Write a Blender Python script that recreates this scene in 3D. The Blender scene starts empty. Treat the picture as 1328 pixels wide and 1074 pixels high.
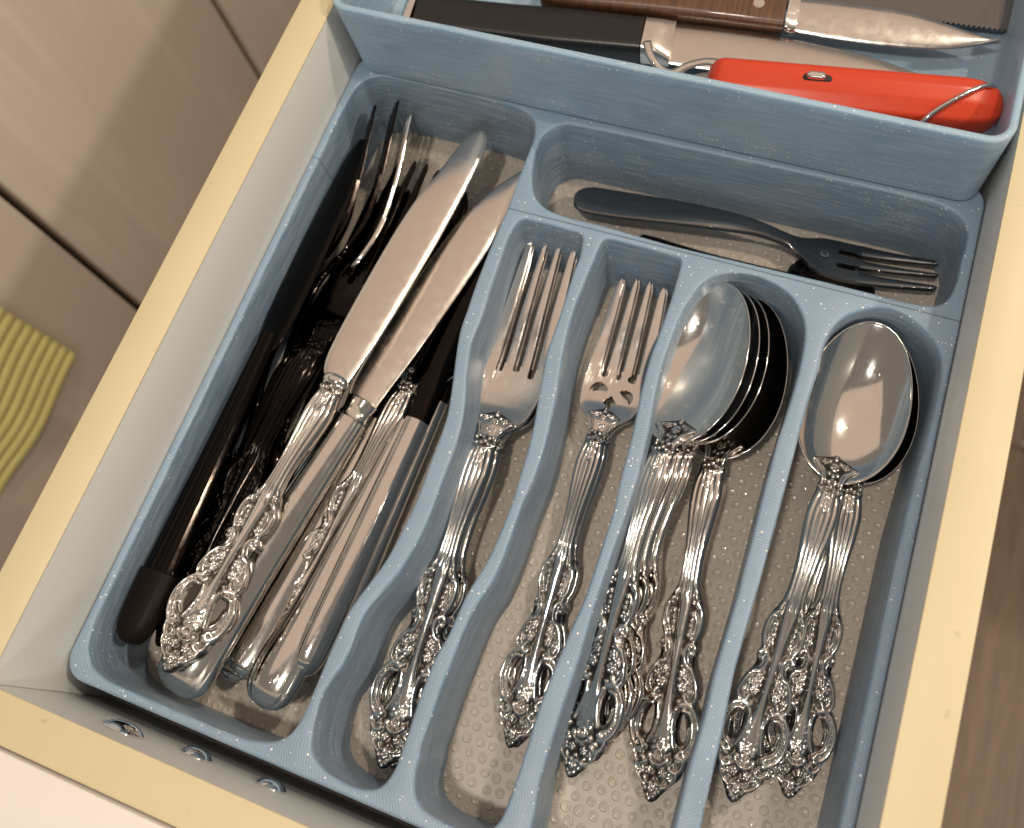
import bpy, bmesh, math, random
import numpy as np
from mathutils import Vector, Matrix
random.seed(4); RNG = np.random.RandomState(7)
S = bpy.context.scene; COL = S.collection
MM = 0.001
# ------------------------------------------------------------------ camera
# world: millimetres / 1000, z = 0 on top of the drawer sides, x across the drawer, y towards its back
CAM_ROWS = [[0.930426, -0.254277, 0.263913], [0.337608, 0.874869, -0.347311], [-0.142577, 0.412246, 0.899847]]
LENS_PX = 1330.21
PP = (663.07, 377.30)
cd = bpy.data.cameras.new('camera'); cam = bpy.data.objects.new('camera', cd); COL.objects.link(cam)
cd.sensor_width = 36; cd.lens = LENS_PX / 1328 * 36
cd.shift_x = (664 - PP[0]) / 1328; cd.shift_y = -(537 - PP[1]) / 1328
cd.clip_start = 0.02; cd.clip_end = 20
mw = Matrix([list(r) + [0] for r in CAM_ROWS] + [[0, 0, 0, 1]]); mw.translation = Vector((0, 0, .330)); cam.matrix_world = mw
cd.dof.use_dof = True; cd.dof.focus_distance = .375; cd.dof.aperture_fstop = 11.0
S.camera = cam
# ------------------------------------------------------------------ light
S.view_settings.view_transform = 'Standard'; S.view_settings.look = 'None'; S.view_settings.exposure = 0.03; S.view_settings.gamma = 1
wd = bpy.data.worlds.new('World'); S.world = wd; wd.use_nodes = True
bg = wd.node_tree.nodes['Background']; bg.inputs[0].default_value = (1.0, .87, .76, 1); bg.inputs[1].default_value = .22
def lamp(name, loc, aim, size, power, color, shape='DISK', size_y=None):
    l = bpy.data.lights.new(name, 'AREA'); l.shape = shape; l.size = size; l.energy = power; l.color = color
    if size_y: l.size_y = size_y
    o = bpy.data.objects.new(name, l); COL.objects.link(o); o.location = loc
    o.rotation_euler = (Vector(aim) - Vector(loc)).to_track_quat('-Z', 'Y').to_euler(); return o
WARM = (1, .87, .71)
lamp('downlight', (.95, .30, 1.10), (-.05, .1, 0), .06, 7.6, WARM)
lamp('downlight', (.45, .75, 1.35), (-.05, .1, 0), .06, 7.0, WARM)
lamp('downlight', (-.12, -.28, 1.50), (-.05, .1, 0), .09, 8.0, (1, .91, .80))
lamp('ceiling_glow', (-.30, 1.0, 1.9), (-.1, .1, 0), 3.0, 9.0, (1, .71, .52), 'RECTANGLE', 2.2)
lamp('front_fill', (.25, -1.5, 1.1), (-.05, .2, 0), .55, 6.0, (1, .91, .82), 'RECTANGLE', .35)  # added fill lamp, lifts the faces turned to the front
# ------------------------------------------------------------------ materials
def mat(name):
    m = bpy.data.materials.new(name); m.use_nodes = True; nt = m.node_tree
    return m, nt, nt.nodes['Principled BSDF']
def N(nt, t, **kw):
    n = nt.nodes.new(t)
    for k, v in kw.items():
        if k.startswith('i_'): n.inputs[k[2:].replace('_', ' ')].default_value = v
        else: setattr(n, k, v)
    return n
def ramp(nt, fac, stops):
    r = nt.nodes.new('ShaderNodeValToRGB'); e = r.color_ramp.elements
    while len(e) < len(stops): e.new(.5)
    for q, (p, c) in zip(e, stops): q.position = p; q.color = c if len(c) == 4 else (*c, 1)
    nt.links.new(fac, r.inputs[0]); return r
def coords(nt, scale=(1, 1, 1), kind='Object', rot=(0, 0, 0)):
    tc = nt.nodes.new('ShaderNodeTexCoord'); mp = nt.nodes.new('ShaderNodeMapping')
    mp.inputs['Scale'].default_value = scale; mp.inputs['Rotation'].default_value = rot
    nt.links.new(tc.outputs[kind], mp.inputs[0]); return mp.outputs[0]
def noise(nt, vec, scale, detail=3, rough=.5):
    n = N(nt, 'ShaderNodeTexNoise'); n.inputs['Scale'].default_value = scale; n.inputs['Detail'].default_value = detail
    n.inputs['Roughness'].default_value = rough; nt.links.new(vec, n.inputs['Vector']); return n
def math_(nt, op, a, b=None, c=None):
    m = nt.nodes.new('ShaderNodeMath'); m.operation = op
    for i, v in enumerate((a, b, c)):
        if v is None: continue
        if isinstance(v, (int, float)): m.inputs[i].default_value = v
        else: nt.links.new(v, m.inputs[i])
    return m.outputs[0]
def mixc(nt, fac, a, b):
    m = nt.nodes.new('ShaderNodeMix'); m.data_type = 'RGBA'
    for sock, v in ((m.inputs[0], fac), (m.inputs[6], a), (m.inputs[7], b)):
        if isinstance(v, (int, float)): sock.default_value = v
        elif isinstance(v, tuple): sock.default_value = (*v, 1)
        else: nt.links.new(v, sock)
    return m.outputs[2]
def bump(nt, h, strength, dist, normal=None):
    b = nt.nodes.new('ShaderNodeBump'); b.inputs['Strength'].default_value = strength; b.inputs['Distance'].default_value = dist
    nt.links.new(h, b.inputs['Height'])
    if normal is not None: nt.links.new(normal, b.inputs['Normal'])
    return b.outputs[0]

SEAM_L, SEAM_R = .1780, .1770
def blue_print(name, tint=(.21, .31, .42), sss=.3, seams=False):
    """glittery blue printed plastic: layer lines on the walls, tool-path lines on the flats, specks of glitter"""
    m, nt, p = mat(name); L = nt.links
    v = coords(nt); geo = nt.nodes.new('ShaderNodeNewGeometry')
    sep = nt.nodes.new('ShaderNodeSeparateXYZ'); L.new(geo.outputs['Normal'], sep.inputs[0])
    up = math_(nt, 'ABSOLUTE', sep.outputs[2])
    flat = math_(nt, 'SMOOTH_MIN', math_(nt, 'MULTIPLY', math_(nt, 'MAXIMUM', math_(nt, 'SUBTRACT', up, .75), 0), 5.0), 1.0, .1)
    # layers: noise squeezed hard along z
    lay = noise(nt, coords(nt, (12, 12, 2600)), 1.0, 2).outputs[0]
    lay2 = noise(nt, coords(nt, (45, 45, 700)), 1.0, 3, .7).outputs[0]
    # curved tool paths on the flat tops
    wv = N(nt, 'ShaderNodeTexWave', wave_type='RINGS', rings_direction='Z'); wv.inputs['Scale'].default_value = 330; wv.inputs['Distortion'].default_value = 14
    wv.inputs['Detail'].default_value = 2; wv.inputs['Detail Scale'].default_value = .25; L.new(v, wv.inputs[0])
    hv = N(nt, 'ShaderNodeTexWave', wave_type='BANDS', bands_direction='DIAGONAL'); hv.inputs['Scale'].default_value = 420; hv.inputs['Distortion'].default_value = 2.5; L.new(v, hv.inputs[0])
    fl = math_(nt, 'ADD', math_(nt, 'MULTIPLY', wv.outputs[1], .65), math_(nt, 'MULTIPLY', hv.outputs[1], .35))
    big = noise(nt, v, 55, 4).outputs[0]
    blotch = noise(nt, v, 18, 3).outputs[0]
    base = mixc(nt, big, (tint[0]*.82, tint[1]*.84, tint[2]*.86), (tint[0]*1.15, tint[1]*1.12, tint[2]*1.1))
    stre = ramp(nt, lay2, [(.46, (0, 0, 0)), (.68, (1, 1, 1))]).outputs[0]
    base = mixc(nt, math_(nt, 'MULTIPLY', math_(nt, 'MULTIPLY', stre, .52), math_(nt, 'SUBTRACT', 1.0, flat)), base, (.52, .60, .66))
    base = mixc(nt, math_(nt, 'MULTIPLY', math_(nt, 'MULTIPLY', fl, .30), flat), base, (.50, .61, .72))
    # glitter
    vo = N(nt, 'ShaderNodeTexVoronoi'); vo.inputs['Scale'].default_value = 700; L.new(v, vo.inputs['Vector'])
    s2 = nt.nodes.new('ShaderNodeSeparateColor'); L.new(vo.outputs['Color'], s2.inputs[0])
    rad = math_(nt, 'ADD', .07, math_(nt, 'MULTIPLY', math_(nt, 'POWER', s2.outputs[1], 3.0), .20))
    dens = math_(nt, 'GREATER_THAN', s2.outputs[0], math_(nt, 'SUBTRACT', 1.04, math_(nt, 'MULTIPLY', blotch, 1.05)))
    sp = math_(nt, 'MULTIPLY', math_(nt, 'LESS_THAN', vo.outputs['Distance'], rad), dens)
    base = mixc(nt, sp, base, (.95, .93, .86))
    L.new(base, p.inputs['Base Color'])
    rr = math_(nt, 'ADD', .36, math_(nt, 'MULTIPLY', lay2, .2)); L.new(math_(nt, 'SUBTRACT', rr, math_(nt, 'MULTIPLY', sp, .2)), p.inputs['Roughness'])
    p.inputs['Subsurface Weight'].default_value = sss; p.inputs['Subsurface Radius'].default_value = (.7, 1.0, 1.3); p.inputs['Subsurface Scale'].default_value = .005
    p.inputs['Coat Weight'].default_value = .12; p.inputs['Coat Roughness'].default_value = .25
    n1 = bump(nt, math_(nt, 'MULTIPLY', lay, math_(nt, 'SUBTRACT', 1.0, flat)), .6, .00012)
    n2 = bump(nt, math_(nt, 'MULTIPLY', fl, flat), .55, .00010, n1)
    if seams:
        sx = nt.nodes.new('ShaderNodeSeparateXYZ'); L.new(v, sx.inputs[0]); sh = None
        for ys, cond in ((SEAM_L, math_(nt, 'LESS_THAN', sx.outputs[0], -.195)), (SEAM_R, math_(nt, 'GREATER_THAN', sx.outputs[0], -.128))):
            q = math_(nt, 'MULTIPLY', math_(nt, 'LESS_THAN', math_(nt, 'ABSOLUTE', math_(nt, 'SUBTRACT', sx.outputs[1], ys)), .00028), cond); sh = q if sh is None else math_(nt, 'MAXIMUM', sh, q)
        base = mixc(nt, math_(nt, 'MULTIPLY', sh, .6), base, (.06, .09, .12)); L.new(base, p.inputs['Base Color'])
        n2 = bump(nt, math_(nt, 'SUBTRACT', 1.0, sh), 1.0, .0004, n2)
    L.new(bump(nt, sp, .5, .00008, n2), p.inputs['Normal'])
    return m

def steel(name, col=(.76, .73, .69), rough=.12, brush=None, scratch=.35, dirt=None):
    m, nt, p = mat(name); L = nt.links; p.inputs['Metallic'].default_value = 1
    v = coords(nt)
    big = noise(nt, v, 60, 4).outputs[0]
    c = mixc(nt, big, tuple(x*(.99 if brush else .95) for x in col), tuple(min(1, x*1.03) for x in col))
    if dirt:
        at = N(nt, 'ShaderNodeAttribute', attribute_name='patina')
        c = mixc(nt, at.outputs['Fac'], c, dirt)
    L.new(c, p.inputs['Base Color'])
    sm = noise(nt, v, 220, 5, .7).outputs[0]
    r = math_(nt, 'ADD', rough*.65, math_(nt, 'MULTIPLY', ramp(nt, sm, [(.35, (0, 0, 0)), (.75, (1, 1, 1))]).outputs[0], rough*(.45 if brush else .6)))
    if dirt: r = math_(nt, 'ADD', r, math_(nt, 'MULTIPLY', at.outputs['Fac'], .3))
    L.new(r, p.inputs['Roughness'])
    # fine scratches in several directions
    hs = None
    for k, (rz, sc) in enumerate(((.3, 1), (1.5, 1.3), (2.5, .8))):
        n = noise(nt, coords(nt, (2600*sc, 55*sc, 600), rot=(0, 0, rz)), 1, 1, .5).outputs[0]
        q = ramp(nt, n, [(.68, (0, 0, 0)), (.74, (1, 1, 1))]).outputs[0]
        hs = q if hs is None else math_(nt, 'MAXIMUM', hs, q)
    nn = bump(nt, hs, scratch, .00002)
    if brush:
        b = noise(nt, coords(nt, brush), 1, 3, .6).outputs[0]
        nn = bump(nt, b, .35, .000012, nn)
    wob = noise(nt, v, 35, 2).outputs[0]
    nn = bump(nt, wob, .06 if brush else .12, .0012, nn)
    L.new(nn, p.inputs['Normal'])
    return m

def plain(name, col, rough=.5, var=.06, scale=30, bumps=.0, metallic=0, bscale=400, coat=0, spec=.5, specks=None, refl_streak=0):
    m, nt, p = mat(name); v = coords(nt)
    n = noise(nt, v, scale, 5).outputs[0]
    base = mixc(nt, n, tuple(max(0, c*(1-var)) for c in col), tuple(min(1, c*(1+var)) for c in col))
    if specks:                                     # small dents and finger dirt
        k1 = ramp(nt, noise(nt, v, 170, 2).outputs[0], [(.70, (0, 0, 0)), (.78, (1, 1, 1))]).outputs[0]
        k2 = ramp(nt, noise(nt, v, 22, 4).outputs[0], [(.50, (0, 0, 0)), (.72, (1, 1, 1))]).outputs[0]
        base = mixc(nt, math_(nt, 'ADD', math_(nt, 'MULTIPLY', k1, .55), math_(nt, 'MULTIPLY', k2, .10)), base, specks)
    refl = None
    if refl_streak:                                       # pale reflection streaks painted into the lacquer colour
        refl = ramp(nt, noise(nt, coords(nt, (5, 26, 2.2), rot=(.12, 0, 0)), 1, 3, .55).outputs[0], [(.50, (0, 0, 0)), (.64, (1, 1, 1))]).outputs[0]
        base = mixc(nt, math_(nt, 'MULTIPLY', refl, refl_streak), base, tuple(min(1, c*1.35) for c in col))
    nt.links.new(base, p.inputs['Base Color'])
    n2 = noise(nt, v, scale*4, 4).outputs[0]
    nt.links.new(math_(nt, 'ADD', rough*.85, math_(nt, 'MULTIPLY', n2, rough*.3)), p.inputs['Roughness'])
    p.inputs['Metallic'].default_value = metallic; p.inputs['Coat Weight'].default_value = coat
    if bumps: nt.links.new(bump(nt, noise(nt, v, bscale, 3).outputs[0], .5, bumps), p.inputs['Normal'])
    p.inputs['Specular IOR Level'].default_value = spec
    return m

def wood(name, c0, c1, vec_scale, rough=.5, coat=0):
    m, nt, p = mat(name)
    v = coords(nt, vec_scale)
    a = noise(nt, v, 1, 6, .65).outputs[0]
    b = noise(nt, coords(nt, tuple(s*4 for s in vec_scale)), 1, 3, .6).outputs[0]
    f = math_(nt, 'ADD', math_(nt, 'MULTIPLY', a, .7), math_(nt, 'MULTIPLY', b, .3))
    nt.links.new(ramp(nt, f, [(.33, c0), (.66, c1)]).outputs[0], p.inputs['Base Color'])
    p.inputs['Roughness'].default_value = rough; p.inputs['Coat Weight'].default_value = coat
    nt.links.new(bump(nt, b, .3, .0002), p.inputs['Normal'])
    return m

M = dict(
    blue=blue_print('blue_glitter_plastic', seams=True),
    blue2=blue_print('blue_glitter_plastic_upper', (.31, .44, .56), .8),
    steel=steel('polished_steel', rough=.11),
    orn=steel('ornate_steel', (.84, .80, .75), rough=.10, scratch=.2, dirt=(.045, .035, .028)),
    blade=steel('brushed_blade_steel', (.70, .645, .59), rough=.27, brush=(1500, 14, 300), scratch=.15),
    fork=steel('worn_fork_steel', (.74, .70, .66), rough=.17, scratch=.6),
    dark=steel('dark_reflection_steel', (.020, .016, .014), rough=.13, scratch=.3, dirt=(.01, .008, .007)),  # steel mirroring dark surroundings, that darkness put into the base colour
    gun=steel('dull_grey_steel', (.24, .235, .23), rough=.11, scratch=.5),
    cream=plain('cream_edge_band', (.68, .58, .36), .45, .03, 14, .00003, bscale=900, specks=(.48, .38, .22)),
    lam=plain('grey_white_laminate', (.74, .74, .71), .40, .03, 9, .00002, bscale=1500),
    face=plain('white_lacquer', (.84, .78, .74), .35, .02, 8),
    cab=plain('taupe_gloss_cabinet', (.68, .58, .48), .15, .08, 3.0, refl_streak=.35),
    gap=plain('dark_gap', (.03, .024, .02), .8),
    liner=plain('clear_liner', (.50, .44, .37), .33, .16, 120, .00028, bscale=1500, coat=.3),
    dot=plain('clear_liner_bubble', (.54, .475, .40), .22, .08, 160, .00008, bscale=1500, coat=.5),
    towel=plain('yellow_green_cloth', (.78, .70, .26), .9, .12, 60, .0004, bscale=900),
    black=plain('black_handle_plastic', (.012, .011, .010), .32, .2, 90, .00006, bscale=700),
    brownh=plain('dark_brown_handle', (.010, .007, .005), .3, .25, 70, .00004, bscale=500, spec=.25),
    cap=plain('smoked_brown_cap', (.010, .006, .004), .45, .25, 70, .00004, bscale=500, spec=.12),
    red=plain('red_plastic', (.60, .05, .013), .22, .05, 40, .00002, bscale=300, coat=.4),
    wood=wood('walnut_handle', (.045, .018, .009), (.16, .07, .03), (30, 700, 200), .35, .2),
    floor=wood('wood_floor', (.15, .10, .068), (.25, .175, .12), (70, 6, 20), .5),
    crumb=plain('crumbs', (.34, .24, .15), .8),
    glass=plain('bright_chrome', (.85, .84, .82), .06, .02, 40, metallic=1),
)

# ------------------------------------------------------------------ helpers
def tag(o, label=None, cat=None, group=None, kind=None):
    if label: o['label'] = label
    if cat: o['category'] = cat
    if group: o['group'] = group
    if kind: o['kind'] = kind
    return o
def empty(name, label, cat, group=None, loc=(0, 0, 0)):
    o = bpy.data.objects.new(name, None); COL.objects.link(o); o.location = loc; o.empty_display_size = .02
    return tag(o, label, cat, group)
def link(name, me, m, parent=None):
    o = bpy.data.objects.new(name, me); COL.objects.link(o)
    if m is not None and not len(me.materials): me.materials.append(m)
    if parent: o.parent = parent
    return o
def mesh_np(name, co, faces, smooth=True, attr=None, sharp=None):
    """co in millimetres"""
    me = bpy.data.meshes.new(name)
    q = [f for f in faces]
    me.from_pydata((np.asarray(co)*MM).tolist(), [], q); me.update()
    if smooth: me.polygons.foreach_set('use_smooth', [True]*len(me.polygons))
    if attr is not None:
        a = me.attributes.new('patina', 'FLOAT', 'POINT'); a.data.foreach_set('value', np.asarray(attr, dtype=np.float32))
    return me
def mesh_bm(name, bm, smooth=False, angle=None):
    me = bpy.data.meshes.new(name); bmesh.ops.recalc_face_normals(bm, faces=bm.faces[:]); bm.to_mesh(me); bm.free()
    if smooth or angle:
        me.polygons.foreach_set('use_smooth', [True]*len(me.polygons))
        if angle: me.set_sharp_from_angle(angle=math.radians(angle))
    return me
def box(bm, x0, x1, y0, y1, z0, z1, bev=0):
    v = [bm.verts.new((x*MM, y*MM, z*MM)) for z in (z0, z1) for x, y in ((x0, y0), (x1, y0), (x1, y1), (x0, y1))]
    fs = [bm.faces.new([v[i] for i in f]) for f in ((3, 2, 1, 0), (4, 5, 6, 7), (0, 1, 5, 4), (1, 2, 6, 5), (2, 3, 7, 6), (3, 0, 4, 7))]
    if bev:
        es = list({e for f in fs for e in f.edges})
        bmesh.ops.bevel(bm, geom=es, offset=bev*MM, segments=2, profile=.5, affect='EDGES')
def boxobj(name, m, parent, *a, bev=0):
    bm = bmesh.new(); box(bm, *a, bev=bev); return link(name, mesh_bm(name, bm, angle=40), m, parent)
def smooth_loop(pts, step=1.6, closed=True):
    """Catmull-Rom through pts, resampled evenly"""
    P = np.array(pts, float); n = len(P); out = []
    rng = range(n) if closed else range(n-1)
    for i in rng:
        if closed: a, b, c, d = P[i-1], P[i], P[(i+1) % n], P[(i+2) % n]
        else: a, b, c, d = P[max(i-1, 0)], P[i], P[i+1], P[min(i+2, n-1)]
        for t in np.linspace(0, 1, 10, endpoint=False):
            out.append(.5*((2*b) + (-a+c)*t + (2*a-5*b+4*c-d)*t*t + (-a+3*b-3*c+d)*t**3))
    if not closed: out.append(P[-1])
    out = np.array(out)
    q = np.vstack([out, out[:1]]) if closed else out
    d = np.r_[0, np.cumsum(np.linalg.norm(np.diff(q, axis=0), axis=1))]
    k = max(8, int(d[-1]/step)); s = np.linspace(0, d[-1], k, endpoint=not closed)
    return np.stack([np.interp(s, d, q[:, j]) for j in range(q.shape[1])], 1)
def relax(P, n=3):
    for _ in range(n): P = .25*np.roll(P, 1, 0) + .5*P + .25*np.roll(P, -1, 0)
    return P
def ccw(P):
    a = np.sum(P[:, 0]*np.roll(P[:, 1], -1) - np.roll(P[:, 0], -1)*P[:, 1]); return P if a > 0 else P[::-1]
def offset(P, d):
    """grow (+) or shrink (-) a counter-clockwise loop"""
    t = np.roll(P, -1, 0) - np.roll(P, 1, 0); t /= np.linalg.norm(t, axis=1)[:, None] + 1e-9
    return P + np.stack([t[:, 1], -t[:, 0]], 1)*d
def rounded(x0, x1, y0, y1, r, n=8):
    out = []
    for cx, cy, a0 in ((x1-r, y0+r, -90), (x1-r, y1-r, 0), (x0+r, y1-r, 90), (x0+r, y0+r, 180)):
        for k in range(n+1):
            a = math.radians(a0 + 90*k/n); out.append((cx+r*math.cos(a), cy+r*math.sin(a)))
    P = np.array(out); q = np.vstack([P, P[:1]]); d = np.r_[0, np.cumsum(np.linalg.norm(np.diff(q, axis=0), axis=1))]
    s = np.linspace(0, d[-1], int(d[-1]/1.6), endpoint=False)
    return np.stack([np.interp(s, d, q[:, j]) for j in range(2)], 1)
def stack_loops(bm, loops):
    """loops: list of (P, z) with equal counts; returns vert rings"""
    rings = [[bm.verts.new((p[0]*MM, p[1]*MM, z*MM)) for p in P] for P, z in loops]
    for a, b in zip(rings, rings[1:]):
        n = len(a)
        for i in range(n): bm.faces.new((a[i], a[(i+1) % n], b[(i+1) % n], b[i]))
    return rings
def ring_edges(bm, ring):
    n = len(ring); return [bm.edges.get((ring[i], ring[(i+1) % n])) or bm.edges.new((ring[i], ring[(i+1) % n])) for i in range(n)]
def holed_block(name, outer, holes, zt, zb, draft=2.0, fil=1.1, outdraft=0.0, foot=0.0):
    """solid block with a rounded rim and drafted wells cut right through it"""
    bm = bmesh.new(); tops, bots = [], []
    A = [(math.sin(t), 1-math.cos(t)) for t in np.linspace(math.pi/2, 0, 5)]
    def prof(P, sgn, dr):
        L = []
        for s_, c_ in ((0, 0), (.38, .08), (.71, .29), (.92, .62), (1, 1)):
            L.append((offset(P, sgn*(fil*(1-s_))), zt - fil*c_))
        for k in range(1, 6):
            t = k/5; L.append((offset(P, -sgn*dr*(t + foot*max(0, t-.6)**2*4)), zt-fil + (zb-zt+fil)*t))
        return L
    ro = stack_loops(bm, prof(outer, -1, outdraft)); tops.append(ro[0]); bots.append(ro[-1])
    for h in holes:
        r = stack_loops(bm, prof(h, 1, draft)); tops.append(r[0]); bots.append(r[-1])
    for rings in (tops, bots):
        es = [e for r in rings for e in ring_edges(bm, r)]
        bmesh.ops.triangle_fill(bm, use_beauty=True, edges=es)
    return mesh_bm(name, bm, angle=55)

# ------------------------------------------------------------------ setting: kitchen floor, cabinets beside the drawer
fl = empty('floor', None, None); tag(fl, kind='structure')
bm = bmesh.new(); box(bm, -1500, 1500, -900, 1500, -790, -757); sub = link('subfloor', mesh_bm('subfloor', bm), M['gap'], fl)
for i in range(14):
    x0 = -927 + 128*i
    for j, (a, b) in enumerate(((-880, 560+(i % 3)*170), (561.5+(i % 3)*170, 1480))):
        boxobj('plank', M['floor'], fl, x0, x0+126.8, a, b, -756, -750 - .4*((i*7+j*3) % 3), bev=1.0)

def cabinet(y0, y1, label):
    c = empty('cabinet', label, 'cabinet', 'taupe cabinets to the left of the drawer', (-.520, (y0+y1)/2*MM, -.75))
    def pc(name, m, *a, bev=0):
        o = boxobj(name, m, c, *a, bev=bev); o.location = (.520, -(y0+y1)/2*MM, .75); return o
    pc('carcass', M['gap'], -860, -565, y0+.5, y1-.5, -690, -14)
    pc('door', M['cab'], -539, -520, y0+3.8, y1-3.8, -648, -22, bev=1.2)
    pc('plinth', M['gap'], -600, -578, y0, y1, -748, -692)
    return c
cabinet(-330, -68, 'taupe cabinet nearest the bottom left corner, half hidden below the hanging towel')
cabinet(-68, 184, 'taupe cabinet front with the yellow green towel hanging over it')
cabinet(184, 428, 'glossy taupe cabinet front between the two dark vertical gaps')
cabinet(428, 680, 'taupe cabinet front beyond the upper dark gap, beside the drawer top end')
# ribbed towel hanging in front of the cabinet
tw = empty('towel', 'yellow green ribbed towel hanging at the left edge of the picture', 'towel', None, (-.51, .06, -.35))
W0, W1 = 3, 119
zs = np.arange(-366, -60, .8); ys = np.linspace(W0, W1, 24)
rib = lambda z: 2.6*np.abs(np.sin((z+366)*math.pi/11.5))**.6
co, fc = [], []
for z in zs:
    for y in ys: co.append((-515 + rib(z) + 2.5*math.sin(y*.05+z*.004), y + 1.2*math.sin(z*.03), z + .8*math.sin(y*.09)))
nf = len(co)
for (x, y, z) in list(co): co.append((-519, y, z))
ny = len(ys)
for i in range(len(zs)-1):
    for j in range(ny-1):
        a = i*ny+j; fc.append((a, a+1, a+1+ny, a+ny)); fc.append((nf+a, nf+a+ny, nf+a+ny+1, nf+a+1))
for i in range(len(zs)-1):
    for j, s in ((0, 1), (ny-1, -1)):
        a = i*ny+j; q = (a, a+ny, nf+a+ny, nf+a); fc.append(q if s > 0 else q[::-1])
for j in range(ny-1): fc.append((j, nf+j, nf+j+1, j+1))
o = link('ribbed_cloth', mesh_np('ribbed_cloth', co, fc), M['towel'], tw); o.location = (.51, -.06, .35)
# pale base unit glimpsed past the right side of the drawer
wl = empty('base_unit', 'pale base unit glimpsed at the right edge above the wooden floor', 'cabinet', None, (.4, .6, -.75))
for nm, a in (('side_panel', (238, 700, 392, 410, -700, -60)), ('plinth', (246, 700, 399, 405, -749, -701))):
    o = boxobj(nm, M['face'], wl, *a, bev=.8); o.location = (-.4, -.6, .75)

# ------------------------------------------------------------------ the drawer
XL, XR, YF, YB, T = -215.6, 57.6, -53.8, 470, 15.0
ZF = -83.0
dr = empty('drawer', 'open pale kitchen drawer with cream edged sides holding the blue cutlery trays', 'drawer', None, ((XL+XR)/2*MM, .2, ZF*MM))
def dp(name, m, *a, bev=0):
    o = boxobj(name, m, dr, *a, bev=bev); o.location = (-(XL+XR)/2*MM, -.2, -ZF*MM); return o
for x0, x1 in ((XL-T, XL), (XR, XR+T)):
    s = dp('side_panel', M['lam'], x0, x1, YF-.0, YB, ZF-14, -.8, bev=.3)
    e = boxobj('edge_band', M['cream'], s, x0-.15, x1+.15, YF+.2, YB, -.8, 0, bev=.35)
s = dp('front_panel', M['lam'], XL-T, XR+T, YF-T+.6, YF-.05, ZF-14, -.8, bev=.3)
boxobj('edge_band', M['cream'], s, XL-T-.1, XR+T+.1, YF-T+.6, YF+.1, -.8, 0.02, bev=.35)
dp('back_panel', M['lam'], XL-T, XR+T, YB+.1, YB+T, ZF-14, -.8, bev=.3)
dp('base_panel', M['lam'], XL-.1, XR+.1, YF-.1, YB, ZF-6, ZF-1.2)
s = dp('drawer_front', M['face'], XL-T-30, XR+T+30, YF-T-20.5, YF-T-.2, ZF-60, 1.6, bev=.9)
# screw caps on the inner face of the front panel
def disc(name, cx, cz, r):
    bm = bmesh.new(); n = 28; rings = []
    for rr, d in ((1, 0), (1, .45), (.92, .95), (.74, 1.9), (.48, 2.6), (.2, 2.9)):
        rings.append([bm.verts.new(((cx+r*rr*math.cos(a))*MM, (YF+d+.05)*MM, (cz+r*rr*math.sin(a))*MM)) for a in np.linspace(0, 2*math.pi, n, endpoint=False)])
    for a, b in zip(rings, rings[1:]):
        for i in range(n): bm.faces.new((a[i], a[(i+1) % n], b[(i+1) % n], b[i]))
    bm.faces.new(rings[-1])
    o = link(name, mesh_bm(name, bm, angle=40), M['glass'], dr); o.location = (-(XL+XR)/2*MM, -.2, -ZF*MM); return o
disc('screw_head', -175, -23, 7.2); disc('screw_head', -152, -35, 5.6); disc('screw_head', -124, -38.5, 5.4)

# shelf liner with its raised bubbles
ln = empty('shelf_liner', 'clear beige shelf liner with small round bubbles under the blue tray', 'shelf liner', None, (-.08, .1, ZF*MM))
boxobj('sheet', M['liner'], ln, XL+.6, XR-.6, YF+.6, 300, -1.1, 0).location = (.08, -.1, 0)
co, fc = [], []
R0 = 1.62
for i in range(-48, 48):
    for j in range(0, 64):
        x = -80 + i*5.3 + (j % 2)*2.65 + RNG.uniform(-.45, .45); y = -46 + j*4.6 + RNG.uniform(-.45, .45)
        if not (XL+4 < x < XR-4 and y < 232): continue
        r = R0*RNG.uniform(.88, 1.08); b = len(co); n = 12
        for rr, h in ((1.12, .02), (.99, .38), (.80, .44), (.62, .22)):
            for k in range(n):
                a = 2*math.pi*k/n; co.append((x+80+r*rr*math.cos(a), y-100+r*rr*math.sin(a), h))
        co.append((x+80, y-100, .19))
        for q in range(3):
            for k in range(n): fc.append((b+q*n+k, b+q*n+(k+1) % n, b+(q+1)*n+(k+1) % n, b+(q+1)*n+k))
        for k in range(n): fc.append((b+3*n+k, b+3*n+(k+1) % n, b+4*n))
o = link('bubbles', mesh_np('bubbles', co, fc), M['dot'], ln); tag(o, kind='stuff')

# a few crumbs and lint on the liner
bm = bmesh.new()
for k in range(70):
    cx, cy = RNG.uniform(-200, 50), RNG.uniform(-40, 215); r = RNG.uniform(.18, .55)
    vs = [bm.verts.new(((cx+80+r*RNG.uniform(.5, 1.2)*a)*MM, (cy-100+r*RNG.uniform(.5, 1.2)*b)*MM, (.35+r*c)*MM)) for a, b, c in ((-1, -1, 0), (1, -.8, 0), (.9, 1, 0), (-1, .9, 0), (.1, 0, 1))]
    for f in ((0, 1, 4), (1, 2, 4), (2, 3, 4), (3, 0, 4), (3, 2, 1, 0)): bm.faces.new([vs[i] for i in f])
tag(link('crumbs', mesh_bm('crumbs', bm), M['crumb'], ln), kind='stuff')

# ------------------------------------------------------------------ lower tray
ZR = -37.8
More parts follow.
